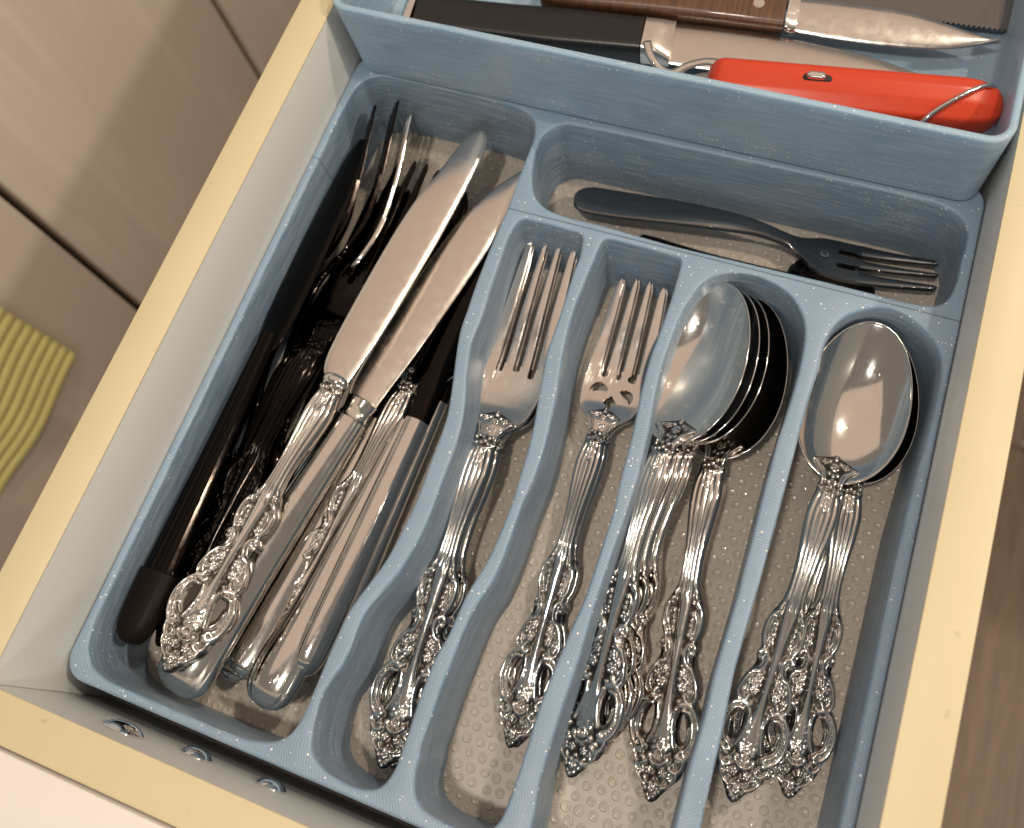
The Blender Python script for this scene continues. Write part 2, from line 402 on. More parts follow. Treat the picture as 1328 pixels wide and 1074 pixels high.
# outlines of the tray openings at rim height, in millimetres
AB_LEFT = [(-125.7, 220.6), (-123.1, 213.2), (-123.0, 201.0), (-122.9, 188.2), (-122.3, 175.0), (-123.1, 157.4), (-122.9, 140.2), (-122.2, 128.4), (-122.1, 121.6), (-120.8, 114.8), (-119.3, 108.5), (-116.7, 98.3), (-114.0, 87.0), (-113.4, 77.8), (-113.5, 66.8), (-113.0, 57.2), (-113.2, 47.8), (-114.1, 38.6), (-115.5, 28.2), (-118.7, 17.6), (-120.9, 10.4), (-121.9, 5.0), (-122.2, -2.0), (-122.5, -8.6), (-122.6, -17.3), (-122.7, -25.5), (-122.9, -31.6), (-125.0, -37.5), (-129.9, -41.1)]
HOLE_B = [(-115.5, 174.3), (-88.1, 174.2), (-86.3, 162.8), (-86.9, 159.8), (-86.1, 139.7), (-85.9, 126.9), (-86.1, 122.4), (-83.5, 106.6), (-81.0, 92.7), (-79.8, 81.4), (-79.7, 77.6), (-78.9, 62.8), (-79.2, 51.3), (-80.3, 39.1), (-83.3, 26.6), (-84.4, 11.2), (-86.1, 3.6), (-86.3, -2.4), (-86.5, -9.8), (-86.0, -21.6), (-85.7, -32.7), (-86.4, -36.6), (-87.8, -40.3), (-91.1, -42.8), (-97.1, -43.7), (-106.5, -43.0), (-113.0, -40.8), (-116.4, -37.2), (-118.1, -29.7), (-119.2, -21.4), (-117.1, -13.2), (-116.1, -11.8), (-115.4, -4.5), (-115.9, 3.4), (-115.2, 10.9), (-111.9, 18.8), (-108.9, 25.8), (-106.6, 38.8), (-105.8, 49.6), (-106.2, 59.5), (-106.2, 73.0), (-107.1, 84.5), (-109.6, 95.6), (-113.2, 106.7), (-115.9, 118.4), (-115.3, 124.9), (-115.6, 132.5), (-116.6, 148.4), (-117.2, 165.3)]
HOLE_C = [(-79.8, 174.7), (-47.3, 174.6), (-46.7, 165.0), (-46.6, 154.7), (-46.9, 142.2), (-47.3, 131.9), (-46.7, 116.9), (-44.9, 100.3), (-44.1, 83.6), (-42.9, 71.6), (-43.0, 48.8), (-43.1, 39.6), (-44.4, 28.0), (-45.7, 14.7), (-46.3, 7.0), (-46.7, 0.0), (-46.4, -14.7), (-46.5, -28), (-47, -36), (-50, -41), (-56, -42.8), (-66, -42.8), (-72.5, -41.8), (-77, -38.5), (-79, -32), (-79, -26), (-80.1, -26.9), (-79.9, -17.0), (-80.2, -4.2), (-79.6, 6.3), (-79.6, 13.9), (-78.3, 25.1), (-75.6, 32.8), (-74.7, 43.6), (-74.7, 54.2), (-74.8, 64.2), (-73.7, 76.2), (-73.9, 85.6), (-75.1, 95.6), (-76.3, 105.9), (-79.4, 123.2), (-80.7, 133.5), (-81.2, 143.6), (-80.7, 156.6)]
HOLE_D = [(-41.8, 131.6), (-41.3, 138.0), (-41.3, 146.4), (-40.2, 154.3), (-38.7, 160.9), (-36.0, 167.4), (-30.6, 172.4), (-24.2, 174.6), (-17.1, 174.9), (-8.2, 172.7), (-2.0, 169.1), (2.6, 163.5), (5.1, 157.6), (6.0, 149.4), (6.4, 138.9), (6.0, 123.0), (5.4, 115.3), (5.3, 92.6), (5.8, 59.8), (5.0, 29.7), (5.5, 15.8), (5.0, 0.3), (5.3, -18.6), (5.2, -28), (4.9, -35), (2, -40.8), (-4, -42.6), (-16, -42.6), (-29, -42.6), (-34.5, -40.8), (-37.2, -35), (-36.9, -31.0), (-38.7, -22.8), (-39.0, -12.0), (-39.0, -1.5), (-39.0, 5.6), (-38.6, 20.1), (-39.0, 36.5), (-38.7, 50.3), (-38.1, 73.2), (-38.1, 85.5), (-39.1, 102.1), (-41.0, 118.8)]
HOLE_E = [(12.3, 130.4), (13.0, 144.4), (12.6, 153.2), (13.5, 159.3), (15.4, 164.7), (19.8, 169.9), (26.9, 174.0), (33.0, 175.1), (39.4, 173.7), (46.4, 169.7), (51.2, 165.1), (53.9, 159.3), (54.7, 148.8), (54.6, 138.2), (52.6, 100), (52.6, 50), (52.6, 0), (52.6, -28), (50, -38), (43, -42.5), (30, -42.6), (24, -42.6), (18.5, -41), (15.6, -35), (15.2, -28), (13.3, -15.6), (12.8, -4.0), (12.4, 12.9), (11.2, 31.8), (11.9, 65.1), (12.2, 89.5), (12.2, 118.9)]
HOLE_F = [(-113.5, 221.7), (-109.0, 222.9), (-72.8, 223.2), (-24.5, 223.7), (32.7, 224.2), (40.5, 223.6), (47.5, 221.5), (52.3, 217.3), (53.6, 211.4), (52.9, 201.1), (53.1, 193.1), (52.0, 186.0), (50.2, 182.4), (45.4, 180.1), (36.2, 179.6), (23.0, 179.8), (4.2, 179.7), (-31.5, 179.1), (-53.2, 178.9), (-80.3, 180.0), (-95.6, 179.8), (-99.8, 180.1), (-106.4, 180.9), (-111.8, 183.9), (-115.3, 188.1), (-117.9, 195.3), (-120.3, 206.8), (-119.5, 215.8)]
XT0, XT1, YT0 = -215.2, 57.2, -47.2
def prep(P, n=5):
    q = np.array(P + P[:1], float); d = np.r_[0, np.cumsum(np.linalg.norm(np.diff(q, axis=0), axis=1))]
    t = np.linspace(0, d[-1], int(d[-1]/1.3), endpoint=False)
    return ccw(relax(np.stack([np.interp(t, d, q[:, j]) for j in range(2)], 1), n))
A = [(-147, 226)] + [(-132.6, 224.6), (-128.2, 223)] + AB_LEFT + [(-138, -43.2), (-150, -43.6), (-170, -43.6), (-196, -43.4), (-204, -41.6), (-209.3, -36), (-211.2, -28), (-211.4, 0), (-211.4, 60), (-211.4, 130), (-211.4, 205), (-211, 216), (-207.5, 223), (-200, 226), (-170, 226.2)]
outer = ccw(rounded(XT0, XT1, YT0, 236, 9))
tray = holed_block('tray_body', outer, [prep(A)] + [prep(h) for h in (HOLE_B, HOLE_C, HOLE_D, HOLE_E, HOLE_F)], ZR, ZF+.35, .5, 1.4)
ct = empty('cutlery_tray', 'blue glitter printed plastic cutlery tray with six compartments lying in the drawer', 'cutlery tray', None, (-.08, .1, ZF*MM))
link('tray_body', tray, M['blue'], ct).location = (.08, -.1, -ZF*MM)

# ------------------------------------------------------------------ upper tray (has a floor)
def tray_shell(name, outer_top, zt, zb, wall, rb, draft, floor_t):
    bm = bmesh.new(); f = .9
    L = []
    n_out = 7
    # inside floor up to the rim, over it and down the outside, round the bottom edge
    zi = zb + floor_t
    L.append((offset(outer_top, -wall-draft-5), zi)); L.append((offset(outer_top, -wall-draft-2), zi+.25)); L.append((offset(outer_top, -wall-draft-.6), zi+1.2)); L.append((offset(outer_top, -wall-draft), zi+3.2))
    for k in range(1, 5): L.append((offset(outer_top, -wall-draft*(1-k/4)), zi+3.2+(zt-f-zi-3.2)*k/4))
    L += [(offset(outer_top, -wall+.25), zt-.3), (offset(outer_top, -wall+.8), zt), (offset(outer_top, -.8), zt), (offset(outer_top, -.25), zt-.3), (outer_top, zt-f)]
    for k in range(1, n_out):
        t = k/n_out; L.append((offset(outer_top, -draft*t), zt-f+(zb+rb-zt+f)*t))
    for a in np.linspace(0, math.pi/2, 5):
        L.append((offset(outer_top, -draft-rb*(1-math.cos(a))), zb+rb-rb*math.sin(a)))
    R = stack_loops(bm, L)
    for r in (R[0], R[-1]): bmesh.ops.triangle_fill(bm, use_beauty=True, edges=ring_edges(bm, r))
    return mesh_bm(name, bm, angle=60)
up_out = ccw(rounded(-213.5, 55.2, 224.2, 420, 9))
ut = empty('upper_tray', 'blue frosted upper tray with a tall front wall holding kitchen knives at the back', 'tray', None, (-.08, .32, (ZR+.3)*MM))
link('tray_shell', tray_shell('tray_shell', up_out, 8.5, ZR+.3, 2.9, 2.2, 1.6, 2.4), M['blue2'], ut).location = (.08, -.32, -(ZR+.3)*MM)
# ------------------------------------------------------------------ cutlery: height-field sheets
def sheet(name, s, v, hw, cx, top, bottom, mask=None):
    """s: stations along y, v: -1..1 across. top/bottom(y, x, v) -> z (and patina). mask(y, x) True where metal is cut away"""
    Y, V = np.meshgrid(s, v, indexing='ij'); X = cx(Y) + V*hw(Y)
    t = top(Y, X, V); Zt, pat = t if isinstance(t, tuple) else (t, np.zeros_like(Y))
    Zb = bottom(Y, X, V, Zt)
    ns, nv = Y.shape; idx = np.arange(ns*nv).reshape(ns, nv)
    keep = np.ones((ns-1, nv-1), bool)
    if mask is not None:
        yc = (Y[:-1, :-1]+Y[1:, 1:])/2; xc = (X[:-1, :-1]+X[1:, 1:])/2; keep = ~mask(yc, xc)
    a, b, c, d = idx[:-1, :-1][keep], idx[:-1, 1:][keep], idx[1:, 1:][keep], idx[1:, :-1][keep]
    F = np.stack([a, b, c, d], 1); o = ns*nv
    G = np.stack([d, c, b, a], 1) + o
    E = np.vstack([F[:, [0, 1]], F[:, [1, 2]], F[:, [2, 3]], F[:, [3, 0]]])
    key = E[:, 0].astype(np.int64)*o*2 + E[:, 1]; rev = E[:, 1].astype(np.int64)*o*2 + E[:, 0]
    bd = E[~np.isin(key, rev)]
    SK = np.stack([bd[:, 1], bd[:, 0], bd[:, 0]+o, bd[:, 1]+o], 1)
    co = np.vstack([np.stack([X.ravel(), Y.ravel(), Zt.ravel()], 1), np.stack([X.ravel(), Y.ravel(), Zb.ravel()], 1)])
    f = np.vstack([F, G, SK]); used = np.unique(f); mp = np.full(2*o, -1); mp[used] = np.arange(len(used))
    f = mp[f]; co = co[used]; pt = np.r_[pat.ravel(), pat.ravel()][used]
    me = bpy.data.meshes.new(name)
    me.vertices.add(len(co)); me.vertices.foreach_set('co', (co*MM).ravel())
    me.loops.add(f.size); me.loops.foreach_set('vertex_index', f.ravel().astype(np.int32))
    me.polygons.add(len(f)); me.polygons.foreach_set('loop_start', np.arange(0, f.size, 4, dtype=np.int32)); me.polygons.foreach_set('loop_total', np.full(len(f), 4, np.int32))
    me.polygons.foreach_set('use_smooth', np.ones(len(f), bool)); me.update(calc_edges=True); me.validate()
    at = me.attributes.new('patina', 'FLOAT', 'POINT'); at.data.foreach_set('value', pt.astype(np.float32))
    me.set_sharp_from_angle(angle=math.radians(62))
    return me
def curve(knots):
    k = np.array(knots, float)
    P = smooth_loop([tuple(r) for r in k], .4, closed=False)
    o = np.argsort(P[:, 0]); P = P[o]
    return lambda y: np.interp(y, P[:, 0], P[:, 1])
vsin = lambda n: np.sin(np.linspace(-math.pi/2, math.pi/2, n))
# flatter spacing: fine at the rim, even in the middle
def vmix(n): t = np.linspace(-1, 1, n); return .6*t + .4*np.sin(t*math.pi/2)
edge = lambda v, r=.5, k=10.: -r*np.clip((np.abs(v)-(1-1/k))*k, 0, 1)**2

# ornament of the handles: everything is raised metal, drawn once on the right half and mirrored
LH = 118.0
def scroll(cx, cy, r0, a0, turns, n=14, sgn=1):
    return [(cx + r0*(1-t)*math.cos(a0+sgn*t*turns*2*math.pi), cy + r0*(1-t)*math.sin(a0+sgn*t*turns*2*math.pi)) for t in np.linspace(0, .88, n)]
def build_ornament():
    T, B = [], []                                  # tubes (pts, radius, height), beads (x, u, radius, height)
    def tube(p, r, h): T.append((smooth_loop(p, .7, closed=False) if len(p) > 2 else np.array(p, float), r, h))
    def flower(x, u, r, h=.75, n=5, ph=.3):
        B.append((x, u, r*.34, h*1.05))
        for k in range(n):
            a = ph + 2*math.pi*k/n; B.append((x+r*.62*math.cos(a), u+r*.62*math.sin(a), r*.40, h*.85))
    # crown on the root of bowl or head, arms and waist
    for x, u, r in ((0, -10.3, .7), (0, -9.3, .9), (1.9, -8.0, .8), (7.2, -6.6, .9), (0, -2.4, .9), (1.5, -3.0, .8), (0, -.6, .8), (1.2, .6, .8), (0, 2.2, .9), (1.5, 3.0, .8), (2.9, 3.4, .7)): B.append((x, u, r, .8))
    flower(0, -5.9, 1.9, .8, 6); flower(3.7, -7.2, 1.4, .8, 5); flower(5.9, -7.0, 1.0, .7, 5)
    tube([(8.2, -6.6), (6.6, -5.9), (5.2, -4.0), (4.0, -1.2), (3.7, 1.4)], .85, 1.0)
    tube([(6.4, -5.0), (4.4, -4.6), (3.2, -2.6), (2.6, .2)], .5, .8)
    tube([(4.4, 3.2), (2.4, 4.8), (0, 5.2)], .6, .8)
    # little leaf under the collar
    for k in range(4): B.append((.75, 6.5+k*1.3, .55, .45)); B.append((0, 6+k*1.6, .45, .5))
    tube([(0, 12.5), (1.5, 9.5), (1.3, 6)], .3, .4)
    # first scrolls
    B += [(4.0, 49.4, 1.1, .9), (4.9, 52.4, 1.3, 1.1), (3.2, 51.6, .7, .7), (3.5, 55.4, 1.0, .9), (3.4, 57.6, .75, .7)]
    tube([(4.6, 51.6), (6.3, 53.6), (6.8, 57), (6.5, 61), (5.3, 64)], .95, 1.15)
    tube([(4.4, 55.4), (5.2, 57.6), (5.0, 60)], .5, .7)
    flower(4.0, 62.2, 1.9); flower(3.2, 59.4, .9)
    # second C scroll
    tube(scroll(5.6, 66.8, 1.7, 1.2, 1.0), .55, .9)
    tube([(6.8, 66.6), (4.9, 65.4), (3.2, 67.2), (3.0, 70), (4.2, 72.6), (6.2, 73.4)], .95, 1.15)
    tube([(5.2, 68), (4.2, 69.4), (4.8, 71.2)], .5, .6)
    # flower bunches
    flower(3.6, 75.4, 1.8, .8, 6); flower(5.7, 77.4, 1.7, .8, 5, .9); flower(4.1, 79.8, 2.0, .9, 6, .1); flower(6.8, 80.6, 1.2, .7); B += [(2.4, 77.5, .6, .6), (2.6, 73, .6, .6), (6.0, 75, .7, .7)]
    tube([(6.3, 73.6), (8.0, 76.5), (9.2, 80.4), (9.0, 83.6), (7.2, 84.6), (5.6, 83.4)], .95, 1.2)
    tube([(7.6, 77.5), (8.0, 81), (7, 83)], .4, .6)
    B += [(5.3, 82.6, 1.0, .9), (3.6, 84.6, .9, .8)]
    # the open loops: outer double scroll, beaded band, inner rim
    tube([(4.6, 85.6), (7.0, 84.9), (9.6, 86.4), (11.7, 90.4), (12.0, 95.4), (10.6, 100), (8.4, 102.4), (6.2, 101.8)], 1.1, 1.3)
    tube([(5.6, 87.2), (8.0, 87.4), (9.7, 90.6), (10.2, 95), (9.2, 98.6), (7.4, 100)], .6, 1.0)
    bp = smooth_loop([(8.2, 86.3), (10.4, 89.3), (11.1, 93.2), (10.5, 97.6), (9.2, 100.4)], 1.05, closed=False)
    for q in bp: B.append((q[0]-.25, q[1], .42, 1.0))
    tube([(3.3, 87), (2.8, 91), (3.6, 96), (4.6, 99.4)], .7, .95)
    tube([(8.6, 92), (8.2, 96), (6.2, 98.6)], .45, .8)
    tube(scroll(7.3, 101.2, 2.3, 2.0, 1.15, sgn=-1), .6, 1.1)
    # central spray on the plain ridge
    for k, (x, u) in enumerate(((0, 88.5), (.7, 90), (0, 91.4), (1.2, 92.2), (.5, 93.6), (1.8, 94.2), (0, 95.2), (1.3, 96), (2.2, 97), (.4, 97.4))): B.append((x, u, .62, .55))
    flower(0, 98.6, 1.5, .8); flower(2.6, 99.4, 1.1, .7)
    # rose
    tube(scroll(0, 103.2, 3.1, .6, 1.7, 30), .58, 1.25); B.append((0, 103.2, .9, 1.3))
    for k in range(6):
        a = k*math.pi/3+.2; B.append((3.3*math.cos(a), 103.2+3.1*math.sin(a), 1.15, .8))
    # below the rose
    tube([(9.0, 102.8), (8.4, 105.6), (6.4, 107.2), (4.4, 106.2)], .8, 1.1)
    tube(scroll(6.0, 105.2, 1.9, .4, 1.0), .5, .95)
    flower(5.4, 108.9, 1.7, .85, 5); flower(2.4, 108.4, 1.5, .8, 5, .8)
    tube([(7.2, 106.6), (7.0, 109.4), (5.2, 111.8), (3.0, 113.0)], .65, 1.0)
    tube([(3.6, 110.6), (2.4, 112.2), (.8, 111.8)], .5, .9)
    flower(0, 113.4, 1.7, .95, 6); B += [(2.6, 114.2, .8, .8), (1.3, 115.9, .8, .8), (0, 116.6, .9, .9), (0, 110.6, .8, .8), (3.6, 104.8, .6, .6), (8.0, 99.9, .5, .5)]
    return T, B
OT, OB = build_ornament()
# rasterised once: rows along u (-12..119), columns |x| 0..14, 0.12 mm cells
RES = .12; UU = np.arange(-12, 119.5, RES); XX = np.arange(0, 14.4, RES)
def raster():
    H = np.zeros((len(UU), len(XX)))
    def win(x0, x1, u0, u1):
        i0, i1 = np.searchsorted(UU, (u0, u1)); j0, j1 = np.searchsorted(XX, (x0, x1)); return slice(max(i0-1, 0), i1+1), slice(max(j0-1, 0), j1+1)
    for x, u, r, h in OB:
        for sx in (1, -1):
            if sx < 0 and abs(x) > r: continue
            w = win(sx*x-r, sx*x+r, u-r, u+r); g, k = np.meshgrid(UU[w[0]], XX[w[1]], indexing='ij')
            H[w] = np.maximum(H[w], h*np.sqrt(np.clip(1-((g-u)**2+(k-sx*x)**2)/r**2, 0, 1)))
    for P, r, h in OT:
        for (x0, u0), (x1, u1) in zip(P[:-1], P[1:]):
            w = win(min(x0, x1)-r, max(x0, x1)+r, min(u0, u1)-r, max(u0, u1)+r); g, k = np.meshgrid(UU[w[0]], XX[w[1]], indexing='ij')
            dx, du = x1-x0, u1-u0; t = np.clip(((k-x0)*dx+(g-u0)*du)/(dx*dx+du*du+1e-9), 0, 1)
            d2 = (k-x0-t*dx)**2+(g-u0-t*du)**2
            H[w] = np.maximum(H[w], h*np.sqrt(np.clip(1-d2/r**2, 0, 1)))
    return H
OH = raster()
OH = np.maximum(OH, np.minimum(.30, sum(np.roll(np.roll(OH, a, 0), b, 1) for a in (-6, 0, 6) for b in (-5, 0, 5))/9*1.1))
def orn(u, x):
    fi = np.clip((u+12)/RES, 0, len(UU)-1.01); fj = np.clip(np.abs(x)/RES, 0, len(XX)-1.01)
    i, j = fi.astype(int), fj.astype(int); a, b = fi-i, fj-j
    return OH[i, j]*(1-a)*(1-b)+OH[i+1, j]*a*(1-b)+OH[i, j+1]*(1-a)*b+OH[i+1, j+1]*a*b
HW = curve([(-11, .6), (-9.8, 2.0), (-8.6, 5.2), (-7.4, 7.8), (-6.2, 8.5), (-4.8, 7.2), (-3, 5.6), (-1, 4.6), (1, 4.2), (3.6, 4.7), (5.5, 4.6), (9, 5.2), (14, 5.6), (22, 5.0), (30, 4.1), (38, 3.6), (45, 3.9), (49, 5.0), (52, 6.3), (56, 7.5), (61, 7.3), (64.4, 6.2), (67, 6.9), (70, 6.2), (73, 6.8), (77, 8.9), (82, 9.9), (84.6, 9.0), (87, 10.8), (91, 12.6), (95.5, 12.9), (100, 11.6), (103, 9.8), (106, 9.0), (109, 7.9), (112, 5.4), (115, 3.2), (117, 1.9), (118, .5)])
def smst(a, b, x): t = np.clip((x-a)/(b-a), 0, 1); return t*t*(3-2*t)
def handle_relief(u, x, v):
    """height above the handle's base curve and patina"""
    o = orn(u, x); w = HW(u)
    zone = smst(45, 52, u) + (1-smst(3.5, 6.5, u)); zone = np.clip(zone, 0, 1)
    # long flutes on the neck
    q = np.abs(v); fl = .55*(np.abs(np.cos(q*math.pi*2.6))**.7)*(1-smst(44, 54, u))*smst(3.5, 9, u)
    dome = 1.5*(1-q**2)*(1-zone*.45)
    # plain centre ridge that runs down between the flowers
    rw = np.interp(u, [40, 52, 60, 70, 80, 86, 92, 98, 101], [2.4, 2.5, 1.9, 1.5, 1.2, 1.7, 2.9, 4.0, 3.5])
    ridge = np.sqrt(np.clip(1-(x/rw)**2, 0, 1))*np.interp(u, [40, 50, 72, 95, 100, 102], [0, .9, 1.2, 1.0, .5, 0])
    rel = np.maximum(o, ridge*zone + 0) + fl
    rel = np.maximum(rel, o*.9 + ridge*.55*zone)
    z = dome + rel*1.0 + edge(v, .5, 14)
    low = 1-smst(.16, .80, np.maximum(o, ridge)+0)
    pat = low*zone*smst(-12, -9, u)*.95
    pat = np.maximum(pat, (1-smst(.02, .22, fl))*.75*(1-zone))
    pat = pat
    return z, pat
def hole_mask(u, x):
    """the two pierced openings in the loops"""
    ax = np.abs(x); cu = 92.8; a = .12
    xx = (ax-6.0)*math.cos(a)-(u-cu)*math.sin(a); uu = (ax-6.0)*math.sin(a)+(u-cu)*math.cos(a)
    wv = 1.9*np.sqrt(np.clip(1-(uu/5.6)**2, 0, 1))*(1+uu*.05)
    return (np.abs(xx) < wv)
# side profiles (y from the handle tip; collar at y = LH)
SP = curve([(0, 0), (12, -.3), (30, .8), (50, 3.0), (70, 5.8), (90, 8.0), (104, 8.6), (114, 7.6), (118, 6.4)])
BL, BW, BD = 65.0, 19.9, 9.5                      # bowl length, half width, depth
def bowl_z(y, x):
    yc = LH + BL*.47; a = np.where(y > yc, BL*.53, BL*.47)
    r2 = ((y-yc)/a)**2 + (x/BW)**2
    return rim_z(y) - BD*(1-np.clip(r2, 0, 1)**1.15)
def rim_z(y): return np.interp(y, [LH, LH+10, LH+30, LH+BL], [6.6, 6.0, 5.2, 3.4])
def zneck(kind):
    """base height of the metal for y beyond the collar, so that the crown lies on it"""
    return (lambda y: bowl_z(y, 0*y) ) if kind == 'spoon' else FORKZ
FORKZ = curve([(116, 6.6), (118, 6.2), (126, 3.8), (136, 1.2), (146, .2), (156, .6), (170, 2.2), (185, 4.6), (202, 7.4)])
def handle_mesh(name, kind='spoon', thick=1.9, holes=True, flat=1.0):
    y1 = LH+10.9 if kind != 'knife' else LH+.5
    s = np.arange(0.05, y1, .3); v = vmix(97)
    base = (lambda y: 0*y) if kind == 'knife' else (lambda y: np.where(y <= LH, SP(y), np.minimum(SP(np.minimum(y, LH)), 99)*0 + zneck(kind)(y)))
    def join(y):
        b = base(y)
        if kind == 'spoon': b = np.where(y > LH-2, np.maximum(b, bowl_z(y, 0*y)), b)
        return b
    def top(Y, X, V):
        z, p = handle_relief(LH-Y, X, V); z = np.where(Y > LH-1, np.minimum(z, 1.0+.35*orn(LH-Y, X)), z)
        zz = join(Y)
        if kind == 'spoon':
            zz = np.where(Y > LH, bowl_z(Y, X)+.05, zz)
            z = np.where(Y > LH, .15 + .8*orn(LH-Y, X) - .5*smst(.85, 1, np.abs(V)), z)
        elif kind == 'fork':
            z = np.where(Y > LH, .45 + .8*orn(LH-Y, X) - .7*smst(.8, 1, np.abs(V)), z)
        return zz + z*flat, p
    bot = lambda Y, X, V, Zt: (join(Y) - thick*(1-.55*V**2)) if kind != 'knife' else (-thick*(1-.25*V**2))
    hm = (lambda y, x: hole_mask(LH-y, x)) if holes else None
    return sheet(name, s, v, lambda y: HW(LH-y), lambda y: 0*y, top, bot, hm)
def bowl_mesh(name, sc=1.0):
    n, m = 96, 30; co, fc = [], []
    yc = LH + BL*.47; ph = np.linspace(0, 2*math.pi, n, endpoint=False)
    def rimpt(p):
        a = BL*.53 if math.cos(p) > 0 else BL*.47
        return BW*math.sin(p)*(1-.05*math.cos(p)), yc + a*math.cos(p)
    rs = [1-(k/m)**1.25 for k in range(m)] + [0]
    rings = []
    def ring(r, dz, k=1.0):
        b = len(co)
        for p in ph:
            x, y = rimpt(p); x, y = x*r*k, yc+(y-yc)*r*k; co.append((x, y, rim_z(y) - BD*(1-min(1, r*r)**1.15) + dz))
        return b
    seq = [(r, -.95, 1.0) for r in rs[1:-1]][::-1]
    # outside bottom -> rim -> inside
    L = [ring(r, -1.0) for r in sorted(set(rs[1:-1]))] + [ring(1.0, -.75, 1.002), ring(1.0, -.35, 1.012), ring(1.0, .02, 1.006), ring(1.0, .1, .99)] + [ring(r, 0.0) for r in sorted(rs[1:-1], reverse=True)]
    for a, b in zip(L, L[1:]):
        for i in range(n): fc.append((a+i, b+i, b+(i+1) % n, a+(i+1) % n))
    c0 = len(co); co.append((0, yc, rim_z(yc)-BD-1.0)); c1 = len(co); co.append((0, yc, rim_z(yc)-BD))
    for i in range(n): fc.append((c0, L[0]+i, L[0]+(i+1) % n)); fc.append((c1, L[-1]+(i+1) % n, L[-1]+i))
    me = mesh_np(name, co, fc); me.flip_normals() if False else None
    bm = bmesh.new(); bm.from_mesh(me); bmesh.ops.recalc_face_normals(bm, faces=bm.faces); bm.to_mesh(me); bm.free()
    return me
def fork_meshes(name, root_len, tine_len, wmax, gap, holes=False):
    """head (up to the tine roots) and four tine meshes, local x offsets kept in the mesh"""
    HWk = curve([(LH-1, 3.4), (LH+2, 4.4), (LH+5, 6.6), (LH+9, wmax*.84), (LH+15, wmax*.96), (LH+20, wmax), (LH+root_len, wmax*.99), (LH+root_len+tine_len, wmax*.88)])
    yr = LH+root_len; k = 1.0
    def sag(Y, X): return -.010*(wmax**2-X**2)*smst(LH+4, LH+14, Y)*(1-smst(yr+2, yr+26, Y))
    def top(Y, X, V): return FORKZ(Y) + .9 + edge(V, .35, 30) + sag(Y, X)
    bot = lambda Y, X, V, Zt: Zt - 1.5
    gxs = [-(wmax*.5), 0, wmax*.5]
    def mask(y, x):
        m = np.zeros_like(y, bool)
        for j, g in enumerate(gxs):
            r = gap*.5; e = yr - (1.5 if j != 1 else 0)
            m |= (np.abs(x-g*HWk(y)/wmax) < r) & (y > e+r)
            m |= ((x-g)**2 + (y-e-r)**2 < r*r)
        if holes:
            dx, dy = np.abs(x), y-(LH+13.4)
            m |= (dx**1.1 + np.abs(dy*.9)**1.1 < 3.0)                      # diamond
            a = np.where(x > 0, .85, -.30); xx = x-np.sign(x)*6.1; yy = y-(LH+18.2+np.where(x > 0, -.6, .6))
            p = xx*np.cos(a)-yy*np.sin(a); q = xx*np.sin(a)+yy*np.cos(a)
            m |= ((p/3.7)**2 + ((q+.12*p*p-.4)/1.9)**2 < 1)                 # two kidney shapes
            # little scroll ends where the slots begin
            for g, d in ((-wmax*.5, .8), (0, 0), (wmax*.5, -.9)): m |= ((x-g-d)**2+(y-yr-.2)**2 < 1.5**2)
        return m
    s = np.arange(LH-1, yr+3.01, .3); v = vmix(91)
    head = sheet(name+'_head', s, v, lambda y: HWk(y), lambda y: 0*y, top, bot, mask)
    tines = []
    y0 = yr+2.2
    for i, (g0, g1) in enumerate(((-wmax, gxs[0]-gap/2), (gxs[0]+gap/2, -gap/2), (gap/2, gxs[2]-gap/2), (gxs[2]+gap/2, wmax))):
        c0, w0 = (g0+g1)/2, abs(g1-g0)/2
        cxf = lambda y, c0=c0: c0*HWk(y)/wmax*(1 - .02*(y-y0)/tine_len)
        ltn = tine_len-2.2 - (1.2 if i in (0, 3) else 0)
        wf = lambda y, w0=w0, l=ltn: np.maximum(.12, w0*(1-.52*((y-y0)/l)**1.5)*np.sqrt(np.clip((l-(y-y0))/2.2, 0.0, 1)))
        st = np.r_[np.arange(y0, y0+ltn-2.4, .8), np.arange(y0+ltn-2.4, y0+ltn+.01, .2)]
        tines.append(sheet('tine', st, np.array([-1, -.93, -.8, -.4, 0, .4, .8, .93, 1]), wf, cxf,
             lambda Y, X, V: FORKZ(Y)+.89-.22*np.abs(V)**8+sag(Y, X), lambda Y, X, V, Zt: Zt-1.5+.2*np.abs(V)**8 + .4*smst(y0, y0+tine_len, Y)))
    return head, tines
MS = dict(spoon_handle=handle_mesh('handle', 'spoon'), fork_handle=handle_mesh('handle', 'fork'), bowl=bowl_mesh('bowl'),
          knife_handle=handle_mesh('handle', 'knife', 4.6, False, 1.3))
MS['dhead'], MS['dtines'] = fork_meshes('dinner_fork', 28, 54, 12.9, 2.7)
MS['shead'], MS['stines'] = fork_meshes('salad_fork', 25, 41, 12.9, 2.4, True)

def place(o, tip, head, L, roll=0.0, scale=None):
    """stand a thing so that its handle tip is at tip and its far end at head (mm)"""
    t, h = Vector(tip)*MM, Vector(head)*MM; y = (h-t).normalized(); sc = (h-t).length/(L*MM) if scale is None else scale
    z = Vector((0, 0, 1)); x = y.cross(z).normalized(); z = x.cross(y)
    Rm = Matrix((x, y, z)).transposed().to_4x4() @ Matrix.Rotation(math.radians(roll), 4, 'Y')
    o.matrix_world = Matrix.Translation(t) @ Rm @ Matrix.Scale(sc, 4)
    return o
def dup(root, label=None):
    r = root.copy(); COL.objects.link(r)
    if label: r['label'] = label
    for ch in root.children:
        c = ch.copy(); COL.objects.link(c); c.parent = r
    return r
def kid(name, me, m, root):
    o = bpy.data.objects.new(name, me); COL.objects.link(o); o.parent = root
    if not len(me.materials): me.materials.append(m)
    return o
